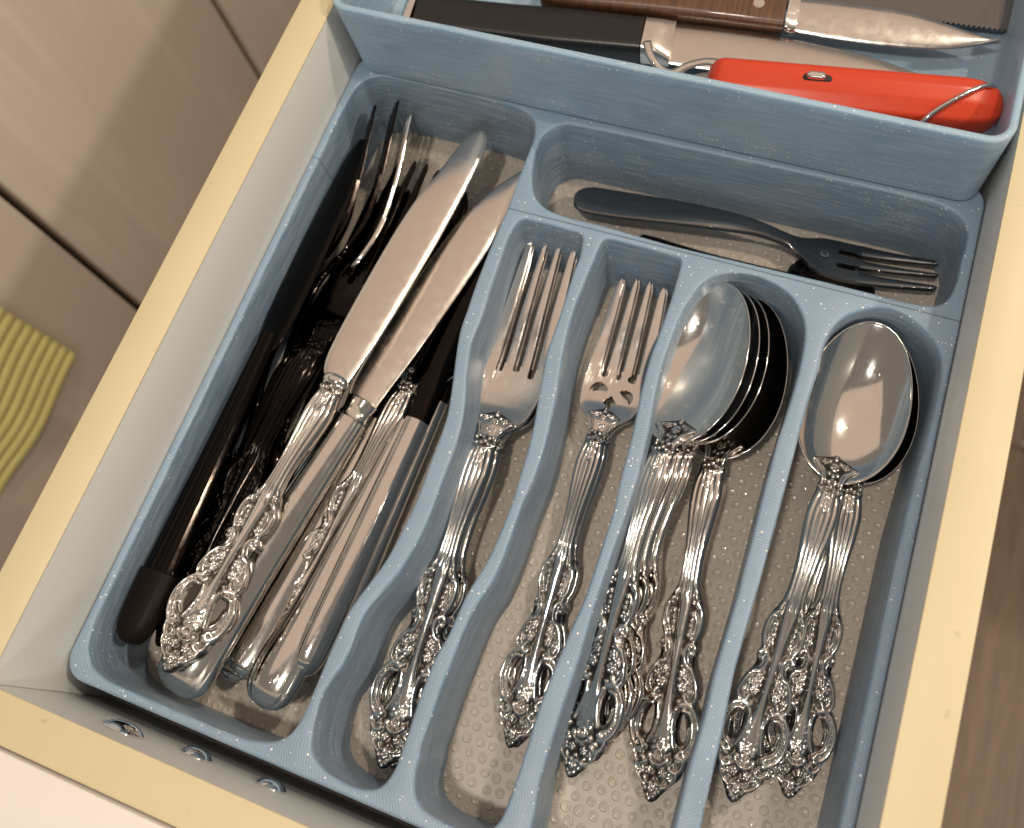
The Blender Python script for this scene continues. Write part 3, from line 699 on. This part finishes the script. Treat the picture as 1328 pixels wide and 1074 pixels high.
# ---- spoons
def make_spoon(label, group):
    r = empty('spoon', label, 'spoon', group); kid('bowl', MS['bowl'], M['steel'], r); kid('handle', MS['spoon_handle'], M['orn'], r); return r
GD, GE = 'ornate tablespoons stacked in the fourth compartment', 'ornate spoons stacked in the right hand compartment'
LS = LH+BL
sp = make_spoon('top tablespoon of the larger stack, its grey bowl uppermost and handle on the left', GD)
place(sp, (-33.0, -17.6, -70), (-28.6, 172.6, -49), LS, -24)
for lab, tip, hd, rl in (
    ('second tablespoon down in the larger stack, its handle just right of the top one', (-31.8, -12, -73.8), (-24.4, 173, -53.2), -22),
    ('third tablespoon down in the larger stack, its handle hidden between its neighbours', (-29.5, -8, -77.3), (-20.6, 174, -57.4), -20),
    ('lowest tablespoon of the larger stack, its handle furthest right with a full pointed end', (-4.4, -15.6, -77), (-17.4, 175, -61.6), -17)):
    place(dup(sp, lab), tip, hd, LS, rl)
se = dup(sp, 'top spoon in the right hand compartment with a mirror bright bowl and the longest handle'); se['group'] = GE
place(se, (22.0, -5.7, -72), (30.4, 172.6, -49.5), LS, 3)
for lab, tip, hd, rl in (('middle spoon of the right hand stack, its dark handle end crossing to the right', (40.2, 1.9, -78), (31.6, 173.2, -54.5), 2),
                     ('lowest spoon of the right hand stack, almost hidden under the other two', (27, -1, -79.5), (32.6, 174.5, -60.5), 3)):
    q = dup(se, lab); place(q, tip, hd, LS, rl)
# ---- forks
def make_fork(label, group, head, tines, hm, hx=1.0):
    r = empty('fork', label, 'fork', group); kid('head', head, M['fork'], r)
    for t in tines: kid('tine', t, M['fork'], r)
    h = kid('handle', MS['fork_handle'], hm, r); h.scale = (hx, 1, 1); return r
GB, GC = 'ornate dinner forks nested in the second compartment', 'ornate salad forks nested in the third compartment'
LB = LH+82; LC = LH+65
f1 = make_fork('upper dinner fork with four long plain tines and an ornate handle', GB, MS['dhead'], MS['dtines'], M['orn'])
place(f1, (-99.0, -38.7, -73), (-103.9, 177.6, -66), LB, -3)
place(dup(f1, 'lower dinner fork nested under the other one, its handle showing further right'), (-96.0, -37.5, -77), (-104.0, 178.4, -69.5), LB, 0)
g1 = make_fork('upper salad fork with pierced kidney and diamond openings below its short tines', GC, MS['shead'], MS['stines'], M['orn'], .86)
place(g1, (-57.4, -16.3, -77), (-63.0, 171.8, -70), LC, -3)
place(dup(g1, 'lower salad fork nested beneath the pierced upper one, only its tine edges showing'), (-56.0, -15.5, -80.3), (-62.6, 172.8, -73.4), LC, 0)

# ---- knives and other pieces of the big left compartment
def blade_mesh(name, left, right, thick=1.5, bevel=.0):
    """left/right: outlines (y, x) from bolster to tip"""
    lf, rf = curve(left), curve(right); y0, y1 = left[0][0], left[-1][0]
    s = np.r_[np.linspace(y0, y1-6, 60), np.linspace(y1-5.8, y1-.02, 24)]
    return sheet(name, s, np.array([-1, -.97, -.9, -.7, -.4, 0, .4, .7, .9, .97, 1]), lambda y: np.maximum(.05, (rf(y)-lf(y))/2), lambda y: (rf(y)+lf(y))/2,
                 lambda Y, X, V: thick*(.32+.5*(1-V**2)) - thick*.25*np.clip(np.abs(V)-.9, 0, 1)*10*.6, lambda Y, X, V, Zt: -Zt)
def plain_handle(name, L, wk, tk, top_flat=2.0, facet=0, groove=False, flutes=0):
    w, t = curve(wk), curve(tk)
    def top(Y, X, V):
        z = t(Y)*(1-np.abs(V)**top_flat)**(1/top_flat)
        if facet: z = t(Y)*np.minimum(1, (1-np.abs(V))*2.3+.12)
        if flutes: z = z - .7*np.abs(np.sin(V*math.pi*flutes/2))**.6*(t(Y) > 1.5)
        if groove: z = z - .35*np.exp(-((np.abs(V)-.72)/.05)**2)
        return z
    vv = vsin(41) if not facet else np.array(sorted(set(np.round(np.r_[np.linspace(-1, 1, 31), -.617, .617], 3))))
    return sheet(name, np.r_[np.linspace(.02, 4, 16), np.arange(4.5, L+.01, .8)], vv, lambda y: np.maximum(.05, w(y)), lambda y: 0*y, top, lambda Y, X, V, Zt: -Zt*.9)
def lathe_y(name, prof, n=28, sx=1, sz=1):
    co, fc = [], []
    for y, r in prof:
        for k in range(n):
            a = 2*math.pi*k/n; co.append((r*sx*math.cos(a), y, r*sz*math.sin(a)))
    for i in range(len(prof)-1):
        for k in range(n): fc.append((i*n+k, i*n+(k+1) % n, (i+1)*n+(k+1) % n, (i+1)*n+k))
    fc.append(tuple(range(n))[::-1]); fc.append(tuple(range((len(prof)-1)*n, len(prof)*n)))
    bm = bmesh.new(); me = mesh_np(name, co, fc); bm.from_mesh(me); bmesh.ops.recalc_face_normals(bm, faces=bm.faces); bm.to_mesh(me); bm.free(); me.set_sharp_from_angle(angle=math.radians(40)); return me
GK = 'knives heaped in the big left compartment'
# ornate knife on top
k1 = empty('table_knife', 'ornate knife on top of the heap with floral handle and broad round ended blade', 'knife', GK)
kid('handle', MS['knife_handle'], M['orn'], k1)
kid('bolster', lathe_y('bolster', [(116.6, 4.4), (117.4, 5.3), (118.8, 5.5), (120, 5.0), (120.8, 3.6)], sx=1, sz=.55), M['steel'], k1)
kid('blade', blade_mesh('blade', [(119, -5.4), (122, -7.2), (130, -8.8), (150, -9.8), (178, -10.4), (200, -9.8), (218, -7.4), (232, -5.6), (240, -4.6), (243.5, -2.4)], [(119, 5.0), (126, 5.6), (140, 6.4), (160, 7.2), (190, 7.6), (215, 7.2), (230, 6.4), (240, 5.0), (243.5, 2.4)], 1.6), M['blade'], k1)
place(k1, (-179.0, -34.0, -42), (-151.0, 216.0, -50), 243.5, 5)
# plain knife beside it
k2 = empty('table_knife', 'plain knife with a smooth rounded handle and curved pointed blade, beside the ornate one', 'knife', GK)
kid('handle', plain_handle('handle', 114, [(0, 1), (1, 6), (4, 9.6), (9, 10.6), (20, 10.1), (50, 8.6), (90, 7.2), (114, 6.6)], [(0, .8), (3, 3.6), (12, 5.6), (60, 5.8), (114, 5.2)], 2.0, groove=True), M['steel'], k2)
kid('bolster', lathe_y('bolster', [(113.6, 5.6), (114.4, 6.3), (115.4, 5.9), (117, 5.6), (119, 6.0), (121.6, 6.6), (122.4, 5.0)], sx=1, sz=.62), M['steel'], k2)
kid('blade', blade_mesh('blade', [(121, -6.4), (126, -8.0), (140, -8.8), (165, -9.2), (190, -9.0), (210, -7.2), (226, -2.6), (236, 1.8), (240, 4.4)], [(121, 6.0), (130, 6.4), (150, 7.8), (180, 9.0), (210, 9.2), (228, 8.0), (238, 6.4), (240, 5.6)], 1.5), M['blade'], k2)
place(k2, (-179.5, -40.5, -56), (-131.2, 207.8, -56), 240, 4)
# third knife, lower, shade of the heap painted into its blade colour
k3 = empty('table_knife', 'plain knife with a broad spoon shaped handle end near the front wall, blade in shadow', 'knife', GK)
kid('handle', plain_handle('handle', 116, [(0, 1), (1.2, 5.5), (5, 9), (12, 10.2), (20, 9.8), (34, 7.6), (60, 6.6), (90, 5.4), (116, 5.2)], [(0, .8), (3, 3.2), (14, 5.0), (60, 4.8), (116, 4.2)], 2.0, groove=True), M['steel'], k3)
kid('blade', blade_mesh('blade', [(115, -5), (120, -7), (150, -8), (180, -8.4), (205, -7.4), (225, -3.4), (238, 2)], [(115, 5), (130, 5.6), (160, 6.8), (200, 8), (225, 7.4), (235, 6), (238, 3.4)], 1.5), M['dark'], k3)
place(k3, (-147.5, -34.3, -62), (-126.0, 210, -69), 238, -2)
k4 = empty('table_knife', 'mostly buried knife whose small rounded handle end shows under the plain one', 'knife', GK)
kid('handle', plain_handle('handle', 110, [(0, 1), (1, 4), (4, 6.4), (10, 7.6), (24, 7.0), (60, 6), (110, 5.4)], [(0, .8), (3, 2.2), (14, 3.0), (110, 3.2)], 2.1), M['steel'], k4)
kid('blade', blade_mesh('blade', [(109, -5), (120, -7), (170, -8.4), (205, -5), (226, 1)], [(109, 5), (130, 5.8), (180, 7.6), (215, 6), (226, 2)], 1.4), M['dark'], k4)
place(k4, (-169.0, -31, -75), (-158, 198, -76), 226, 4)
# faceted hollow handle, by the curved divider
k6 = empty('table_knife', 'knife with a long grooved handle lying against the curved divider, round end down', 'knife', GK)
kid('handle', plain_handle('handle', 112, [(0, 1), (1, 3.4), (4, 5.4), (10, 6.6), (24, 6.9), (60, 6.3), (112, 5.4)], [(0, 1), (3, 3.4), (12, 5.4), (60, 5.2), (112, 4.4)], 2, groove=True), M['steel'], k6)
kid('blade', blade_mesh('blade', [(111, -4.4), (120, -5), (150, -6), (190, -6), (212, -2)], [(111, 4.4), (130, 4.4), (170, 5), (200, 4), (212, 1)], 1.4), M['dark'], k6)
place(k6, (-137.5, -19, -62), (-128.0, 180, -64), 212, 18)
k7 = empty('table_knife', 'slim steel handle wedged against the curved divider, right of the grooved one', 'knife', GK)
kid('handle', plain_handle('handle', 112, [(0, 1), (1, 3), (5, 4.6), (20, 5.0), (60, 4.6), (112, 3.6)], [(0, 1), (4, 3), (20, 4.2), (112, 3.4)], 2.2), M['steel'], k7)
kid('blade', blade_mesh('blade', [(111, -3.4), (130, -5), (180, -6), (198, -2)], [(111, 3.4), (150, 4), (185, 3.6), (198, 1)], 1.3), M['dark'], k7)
place(k7, (-134.6, -6, -75), (-127.0, 180, -74), 198, 10)
# ornate pieces showing between the handles
k5 = make_spoon('floral handled spoon buried between the plain knife handles', None); place(k5, (-154.0, -10, -66), (-136, 168, -74), LS, 4, .94)

# group against the left wall, dark reflections put into its steel colour
def tint_copy(me, m): c = me.copy(); c.materials.clear(); c.materials.append(m); return c
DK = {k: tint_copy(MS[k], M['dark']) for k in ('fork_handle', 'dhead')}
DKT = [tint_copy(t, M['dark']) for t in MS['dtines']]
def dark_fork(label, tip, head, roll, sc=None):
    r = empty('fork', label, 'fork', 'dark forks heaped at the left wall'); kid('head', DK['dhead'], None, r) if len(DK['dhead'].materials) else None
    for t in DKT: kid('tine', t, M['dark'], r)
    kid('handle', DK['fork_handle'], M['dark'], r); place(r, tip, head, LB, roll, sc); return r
l1 = empty('kitchen_knife', 'dark knife with a fluted dark reflecting handle and smooth brown black end along the left wall', 'knife', None)
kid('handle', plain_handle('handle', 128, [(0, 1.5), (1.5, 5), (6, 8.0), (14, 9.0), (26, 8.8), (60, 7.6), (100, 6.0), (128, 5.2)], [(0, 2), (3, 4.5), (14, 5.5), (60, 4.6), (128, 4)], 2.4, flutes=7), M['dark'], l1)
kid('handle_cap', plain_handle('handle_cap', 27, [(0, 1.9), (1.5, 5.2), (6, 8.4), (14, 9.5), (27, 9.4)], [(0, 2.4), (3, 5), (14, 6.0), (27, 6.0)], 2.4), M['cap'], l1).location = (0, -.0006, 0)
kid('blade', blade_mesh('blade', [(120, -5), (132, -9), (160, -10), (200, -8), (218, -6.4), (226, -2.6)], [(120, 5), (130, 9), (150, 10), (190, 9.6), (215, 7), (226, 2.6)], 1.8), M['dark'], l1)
place(l1, (-201.6, -30.0, -50), (-203.0, 199.0, -52), 226, -26)
dark_fork('dark reflecting serving fork with its broad shoulder left of the ornate knife', (-193.0, -28, -56), (-172.0, 186, -60), -8, 1.12)
dark_fork('dark fork on edge in the far left corner, leftmost of the three tine tips', (-199, 6.1, -74), (-198.5, 216.4, -56), -64)
dark_fork('dark fork on edge between two others, its tips touching the far wall of the tray', (-194.5, 14, -77), (-190.3, 222.5, -58), -63)
l5 = empty('fork', 'bright steel fork on edge, rightmost of three curved tips in the far left corner', 'fork', None)
kid('head', MS['dhead'], None, l5)
for t in MS['dtines']: kid('tine', t, None, l5)
kid('handle', DK['fork_handle'], None, l5); place(l5, (-188, 14, -78), (-183.0, 219, -60), LB, -63)
l6 = empty('table_knife', 'thin dark knife lying deep at the left, only a bright edge line showing', 'knife', GK)
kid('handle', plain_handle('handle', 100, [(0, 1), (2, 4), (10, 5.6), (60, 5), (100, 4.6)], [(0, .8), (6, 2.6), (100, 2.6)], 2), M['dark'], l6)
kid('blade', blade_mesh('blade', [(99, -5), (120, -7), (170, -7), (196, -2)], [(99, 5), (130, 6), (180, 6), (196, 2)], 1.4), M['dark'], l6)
place(l6, (-203, -8, -72), (-180, 178, -70), 196, -14)
# filler pieces lower in the heap
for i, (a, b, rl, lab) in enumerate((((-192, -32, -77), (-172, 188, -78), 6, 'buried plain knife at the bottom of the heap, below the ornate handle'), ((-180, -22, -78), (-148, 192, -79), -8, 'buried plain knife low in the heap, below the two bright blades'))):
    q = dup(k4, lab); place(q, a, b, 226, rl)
    for c in q.children: c.data = tint_copy(c.data, M['dark'])  # shade deep in the heap put into the colour
dark_fork('second dark fluted fork lying under the dark reflecting serving fork near the left wall', (-199, -22, -62), (-183, 186, -70), -16)

# more plain handles packed between the others
for a, b, rl, lab in (((-163, -27, -66), (-143, 200, -72), 4, 'plain steel handle squeezed between the smooth handled knife and the broad ended one'),
                      ((-143.5, -8, -75), (-131, 190, -77), 10, 'plain steel handle low beneath the long grooved handle by the curved divider'),
                      ((-155, -24, -78), (-140, 190, -79), 0, 'plain steel handle on the very bottom of the heap near the front wall')):
    q = dup(k4, lab); place(q, a, b, 226, rl)

# ---- serving fork and dark spoon in the upper right compartment
ff = empty('serving_fork', 'dull grey two pronged serving fork with a broad flat handle, alone behind the dividers', 'fork', None)
wfk = curve([(0, 1), (1, 4), (4, 6.4), (10, 7.4), (30, 7.0), (60, 5.4), (82, 3.4), (92, 3.4), (98, 5.6), (104, 8.8), (110, 9.9), (120, 9.9), (150, 9.2)])
zfk = curve([(0, -1), (20, 1.0), (50, 5.0), (74, 6.4), (88, 4.0), (100, 0), (112, -1.6), (130, -.6), (152, 3)])
def ftop(Y, X, V): return zfk(Y)+1.0-.5*np.abs(V)**4 + .5*(1-V**2)*(Y < 92)
def fmask(y, x): return ((np.abs(np.abs(x)-3.4+.018*(y-112)) < 1.25-.0*y) & (y > 112.5)) | ((np.abs(x)-3.4)**2+(y-112.5)**2 < 1.25**2)
kid('body', sheet('body', np.r_[np.linspace(.02, 3, 12), np.arange(3.4, 121, .35)], vmix(61), lambda y: np.maximum(.05, wfk(y)), lambda y: 0*y, ftop, lambda Y, X, V, Zt: Zt-1.7, fmask), M['gun'], ff)
for c0, w0 in ((-7.3, 2.7), (0, 2.1), (7.3, 2.7)):
    kid('prong', sheet('prong', np.r_[120.3, np.arange(121, 147, 1.), np.arange(147, 150.01, .25)], np.array([-1, -.9, -.5, 0, .5, .9, 1]), lambda y, w0=w0: np.maximum(.1, w0*(1-.62*(y-121)/29)*np.sqrt(np.clip((150-y)/1.5, 0, 1))), lambda y, c0=c0: c0*(1-.10*(y-121)/29), ftop, lambda Y, X, V, Zt: Zt-1.6), M['gun'], ff)
# round maker's mark stamped on the head
bm = bmesh.new()
for r_ in (1.7, .8):
    P = [(r_*math.cos(a), 106+r_*math.sin(a)) for a in np.linspace(0, 2*math.pi, 24, endpoint=False)]
    for (r2, s_) in ((0, 1),):
        R1 = [bm.verts.new((x*MM, y*MM, (float(zfk(106))+1.47)*MM)) for x, y in P]; R2 = [bm.verts.new((x*.72*MM, (106+(y-106)*.72)*MM, (float(zfk(106))+1.52)*MM)) for x, y in P]
        for i in range(24): bm.faces.new((R1[i], R1[(i+1) % 24], R2[(i+1) % 24], R2[i]))
kid('stamp', mesh_bm('stamp', bm), M['steel'], ff)
place(ff, (-105.3, 205.5, -68), (50.5, 211.5, -77), 150, -15)
fs = empty('spoon', 'dark spoon bowl half hidden under the serving fork behind the divider', 'spoon', None)
kid('bowl', tint_copy(MS['bowl'], M['gun']), None, fs); kid('handle', plain_handle('handle', 119, [(0, 1), (2, 5), (10, 6.5), (60, 3.4), (119, 3)], [(0, .6), (10, 1.2), (119, 1.4)], 2), M['gun'], fs)
place(fs, (-74, 197, -79), (27, 198.5, -79), LS, 0, .56)

# ---- contents of the upper tray
Z0 = ZR+2.7
y1 = empty('kitchen_knife', 'large kitchen knife with a flat black handle and steel bolster in the upper tray', 'knife', None)
kid('handle', plain_handle('handle', 96, [(0, 9), (1, 9.4), (30, 8.8), (60, 9.2), (96, 8.6)], [(0, 6), (1, 7.4), (40, 6.6), (96, 6.4)], 4.5), M['black'], y1)
kid('pommel', plain_handle('pommel', 5, [(0, 7.5), (1, 9.4), (5, 9.5)], [(0, 6), (1, 7.3), (5, 7.4)], 4.5), M['steel'], y1).location = (0, -.0055, 0)
kid('bolster', plain_handle('bolster', 12, [(0, 8.7), (6, 9.2), (12, 10.4)], [(0, 6.5), (6, 5.6), (12, 3.4)], 4.5), M['blade'], y1).location = (0, .0962, 0)
kid('blade', blade_mesh('blade', [(107, -10), (140, -9), (180, -3.5), (205, 4.5), (214, 10.4)], [(107, 10), (150, 12), (190, 12.4), (214, 11.4)], 2.0), M['blade'], y1)
Y1R = y1
place(y1, (-190, 251.5, -26), (40, 278, -26), 220, 0)
y2 = empty('paring_knife', 'knife with a riveted brown wooden handle and short pointed blade in the upper tray', 'knife', None)
kid('handle', plain_handle('handle', 106, [(0, 6), (2, 9), (20, 9.6), (60, 8.6), (106, 8.8)], [(0, 4), (3, 6), (106, 5.8)], 4), M['wood'], y2)
for yy in (30, 62, 94): kid('rivet', lathe_y('rivet', [(0, 0.02), (0, 2.3), (-.3, 2.5), (-1.2, 2.5)], 20), M['steel'], y2).matrix_local = Matrix.Translation((0, yy*MM, 6.0*MM)) @ Matrix.Rotation(math.pi/2, 4, 'X')
kid('bolster', plain_handle('bolster', 5, [(0, 8.8), (2, 9.4), (5, 9.0)], [(0, 4), (5, 3)], 4), M['steel'], y2).location = (0, .106, 0)
kid('blade', blade_mesh('blade', [(108, -8), (125, -8.0), (150, -7.4), (163, -5.2), (176, -2.0), (190, 1.4)], [(108, 7), (113, 8.4), (140, 9.4), (165, 8.5), (180, 5.4), (190, 1.8)], 1.8), M['blade'], y2)
place(y2, (-140, 279.5, -24), (47.8, 295.6, -24), 190, 6)
y4 = empty('bread_knife', 'serrated blade with a row of fine teeth at the very top of the picture', 'knife', None)
n = 90; co, fc = [], []
for i in range(n*2+1):
    x = i*1.0; d = 0 if i % 2 == 0 else -1.1
    co += [(x, d, .8), (x, 26, .8), (x, d, -.8), (x, 26, -.8)]
for i in range(n*2):
    a = i*4; fc += [(a, a+4, a+5, a+1), (a+2, a+3, a+7, a+6), (a, a+2, a+6, a+4), (a+1, a+5, a+7, a+3)]
kid('blade', mesh_np('blade', co, fc, False), M['gun'], y4)
kid('handle', plain_handle('handle', 70, [(0, 8), (3, 10), (70, 9)], [(0, 4), (3, 6), (70, 5)], 4), M['black'], y4).matrix_local = Matrix.Translation((-70*MM, 13*MM, 0)) @ Matrix.Rotation(-math.pi/2, 4, 'Z')
y4.location = (-70*MM, 299.5*MM, -31*MM); y4.rotation_euler = (0, 0, math.radians(3))

# red folding tool
rt = empty('folding_tool', 'red plastic folding pocket tool with chrome slot button, wire ring and steel hook', 'pocket tool', None)
RW, RL = 11.5, 108
def rprofile():
    prof = [(-.5, -11.5, 0), (0, -12, .5)]
# cross-section polygon (x across = towards the back, z up) swept along y with end rounding
sec = [(11.8, -6), (12.2, -2), (11.9, 2.6), (11.0, 4.4), (4, 7.0), (-3.5, 8.4), (-8.6, 8.0), (-10.6, 6.4), (-11.3, 2.4), (-11.4, -5), (-9.4, -8.4), (9.5, -8.6)]
co, fc = [], []
def lin_loop(P, step):
    q = np.array(P + P[:1], float); d = np.r_[0, np.cumsum(np.linalg.norm(np.diff(q, axis=0), axis=1))]; t = np.linspace(0, d[-1], int(d[-1]/step), endpoint=False)
    return np.stack([np.interp(t, d, q[:, j]) for j in range(2)], 1)
SC = relax(lin_loop(sec, .8), 1); ns_ = len(SC)
ys_ = np.r_[np.linspace(0, 12, 16), np.linspace(14, 88, 24), np.linspace(90, 108, 20)]
for y in ys_:
    a = math.sqrt(max(0, 1-((7-y)/7.0)**2)) if y < 7 else 1.0
    b = (max(0.0, 1-((y-90)/18.0)**2.6))**.42 if y > 90 else 1.0
    k = max(.04, (.62+.38*a)*b if y < 7 else b); kx = .80
    for p in SC: co.append((p[0]*k*kx, y, p[1]*(max(.05, a) if y < 12 else max(.05, b**.8)) ))
for i in range(len(ys_)-1):
    for j in range(ns_): fc.append((i*ns_+j, i*ns_+(j+1) % ns_, (i+1)*ns_+(j+1) % ns_, (i+1)*ns_+j))
fc.append(tuple(range(ns_))); fc.append(tuple(range((len(ys_)-1)*ns_, len(ys_)*ns_))[::-1])
me = mesh_np('casing', co, fc); bm = bmesh.new(); bm.from_mesh(me); bmesh.ops.recalc_face_normals(bm, faces=bm.faces); bm.to_mesh(me); bm.free(); me.set_sharp_from_angle(angle=math.radians(50))
kid('casing', me, M['red'], rt)
def pill(name, L, W, z0, z1, m, par, loc, rot=0):
    bm = bmesh.new(); P = [((W/2)*math.cos(a), (L/2-W/2)*(1 if math.sin(a) > 0 else -1)+(W/2)*math.sin(a)) for a in np.linspace(0, 2*math.pi, 32, endpoint=False)+.01]
    rings = []
    for k, z in ((1, z0), (1, z1-.3), (.9, z1), (.6, z1+.15)): rings.append([bm.verts.new((x*k*MM, y*k*MM, z*MM)) for x, y in P])
    for a, b in zip(rings, rings[1:]):
        for i in range(32): bm.faces.new((a[i], a[(i+1) % 32], b[(i+1) % 32], b[i]))
    bm.faces.new(rings[-1]); o = kid(name, mesh_bm(name, bm, angle=50), m, par); o.location = tuple(c*MM for c in loc); return o
pill('slot', 11.0, 3.0, -.5, .25, M['gap'], rt, (-1.5, 41, 8.05))
pill('button', 7.0, 2.6, -.5, 2.0, M['glass'], rt, (-1.5, 40.5, 8.0))
def tube_mesh(name, pts, r, n=12, sx=1.0):
    P = smooth_loop(pts, 1.2, closed=False); co, fc = [], []
    for i in range(len(P)):
        t = Vector(P[min(i+1, len(P)-1)]-P[max(i-1, 0)]).normalized(); u = t.cross(Vector((0, 0, 1)))
        if u.length < .1: u = t.cross(Vector((0, 1, 0)))
        u.normalize(); w = u.cross(t)
        for k in range(n):
            a = 2*math.pi*k/n; q = Vector(P[i])+u*r*math.cos(a)+w*r*sx*math.sin(a); co.append(tuple(q))
    for i in range(len(P)-1):
        for k in range(n): fc.append((i*n+k, i*n+(k+1) % n, (i+1)*n+(k+1) % n, (i+1)*n+k))
    fc.append(tuple(range(n))[::-1]); fc.append(tuple(range((len(P)-1)*n, len(P)*n)))
    return mesh_np(name, co, fc)
kid('wire_ring', tube_mesh('wire_ring', [(-4.5, 103.5, 3), (-4.5, 102.5, 7.4), (-2.5, 98, 9.0), (2.5, 91, 8.8), (7.5, 84.5, 7.6), (11.5, 80, 5.4), (13.2, 78, 1), (13.4, 77.5, -4)], .95), M['steel'], rt)
kid('hook', tube_mesh('hook', [(-7, 6, 4.5), (-7, -1, 4.6), (-4.5, -8, 4.2), (-1.0, -13, 4.0), (-1.6, -18, 5), (-6, -22.5, 6.5), (-12, -25, 7.5)], 1.7, 12, .5), M['steel'], rt)
kid('tool_blade', blade_mesh('tool_blade', [(-12, -1), (0, -6), (20, -6), (38, -2)], [(-12, 4), (0, 7), (20, 7), (38, 4)], 1.2), M['blade'], rt).location = (0, 0, -.001)
kid('side_inlay', boxobj('side_inlay', M['gap'], None, 11.6, 12.5, 12, 27, -4, 1.6).data, None, rt)
bpy.data.objects.remove([o for o in bpy.data.objects if o.name == 'side_inlay' and o.parent is None][0])
place(rt, (-55.9, 237.4, -10.5), (52.0, 252.4, -10.5), 108, 0)
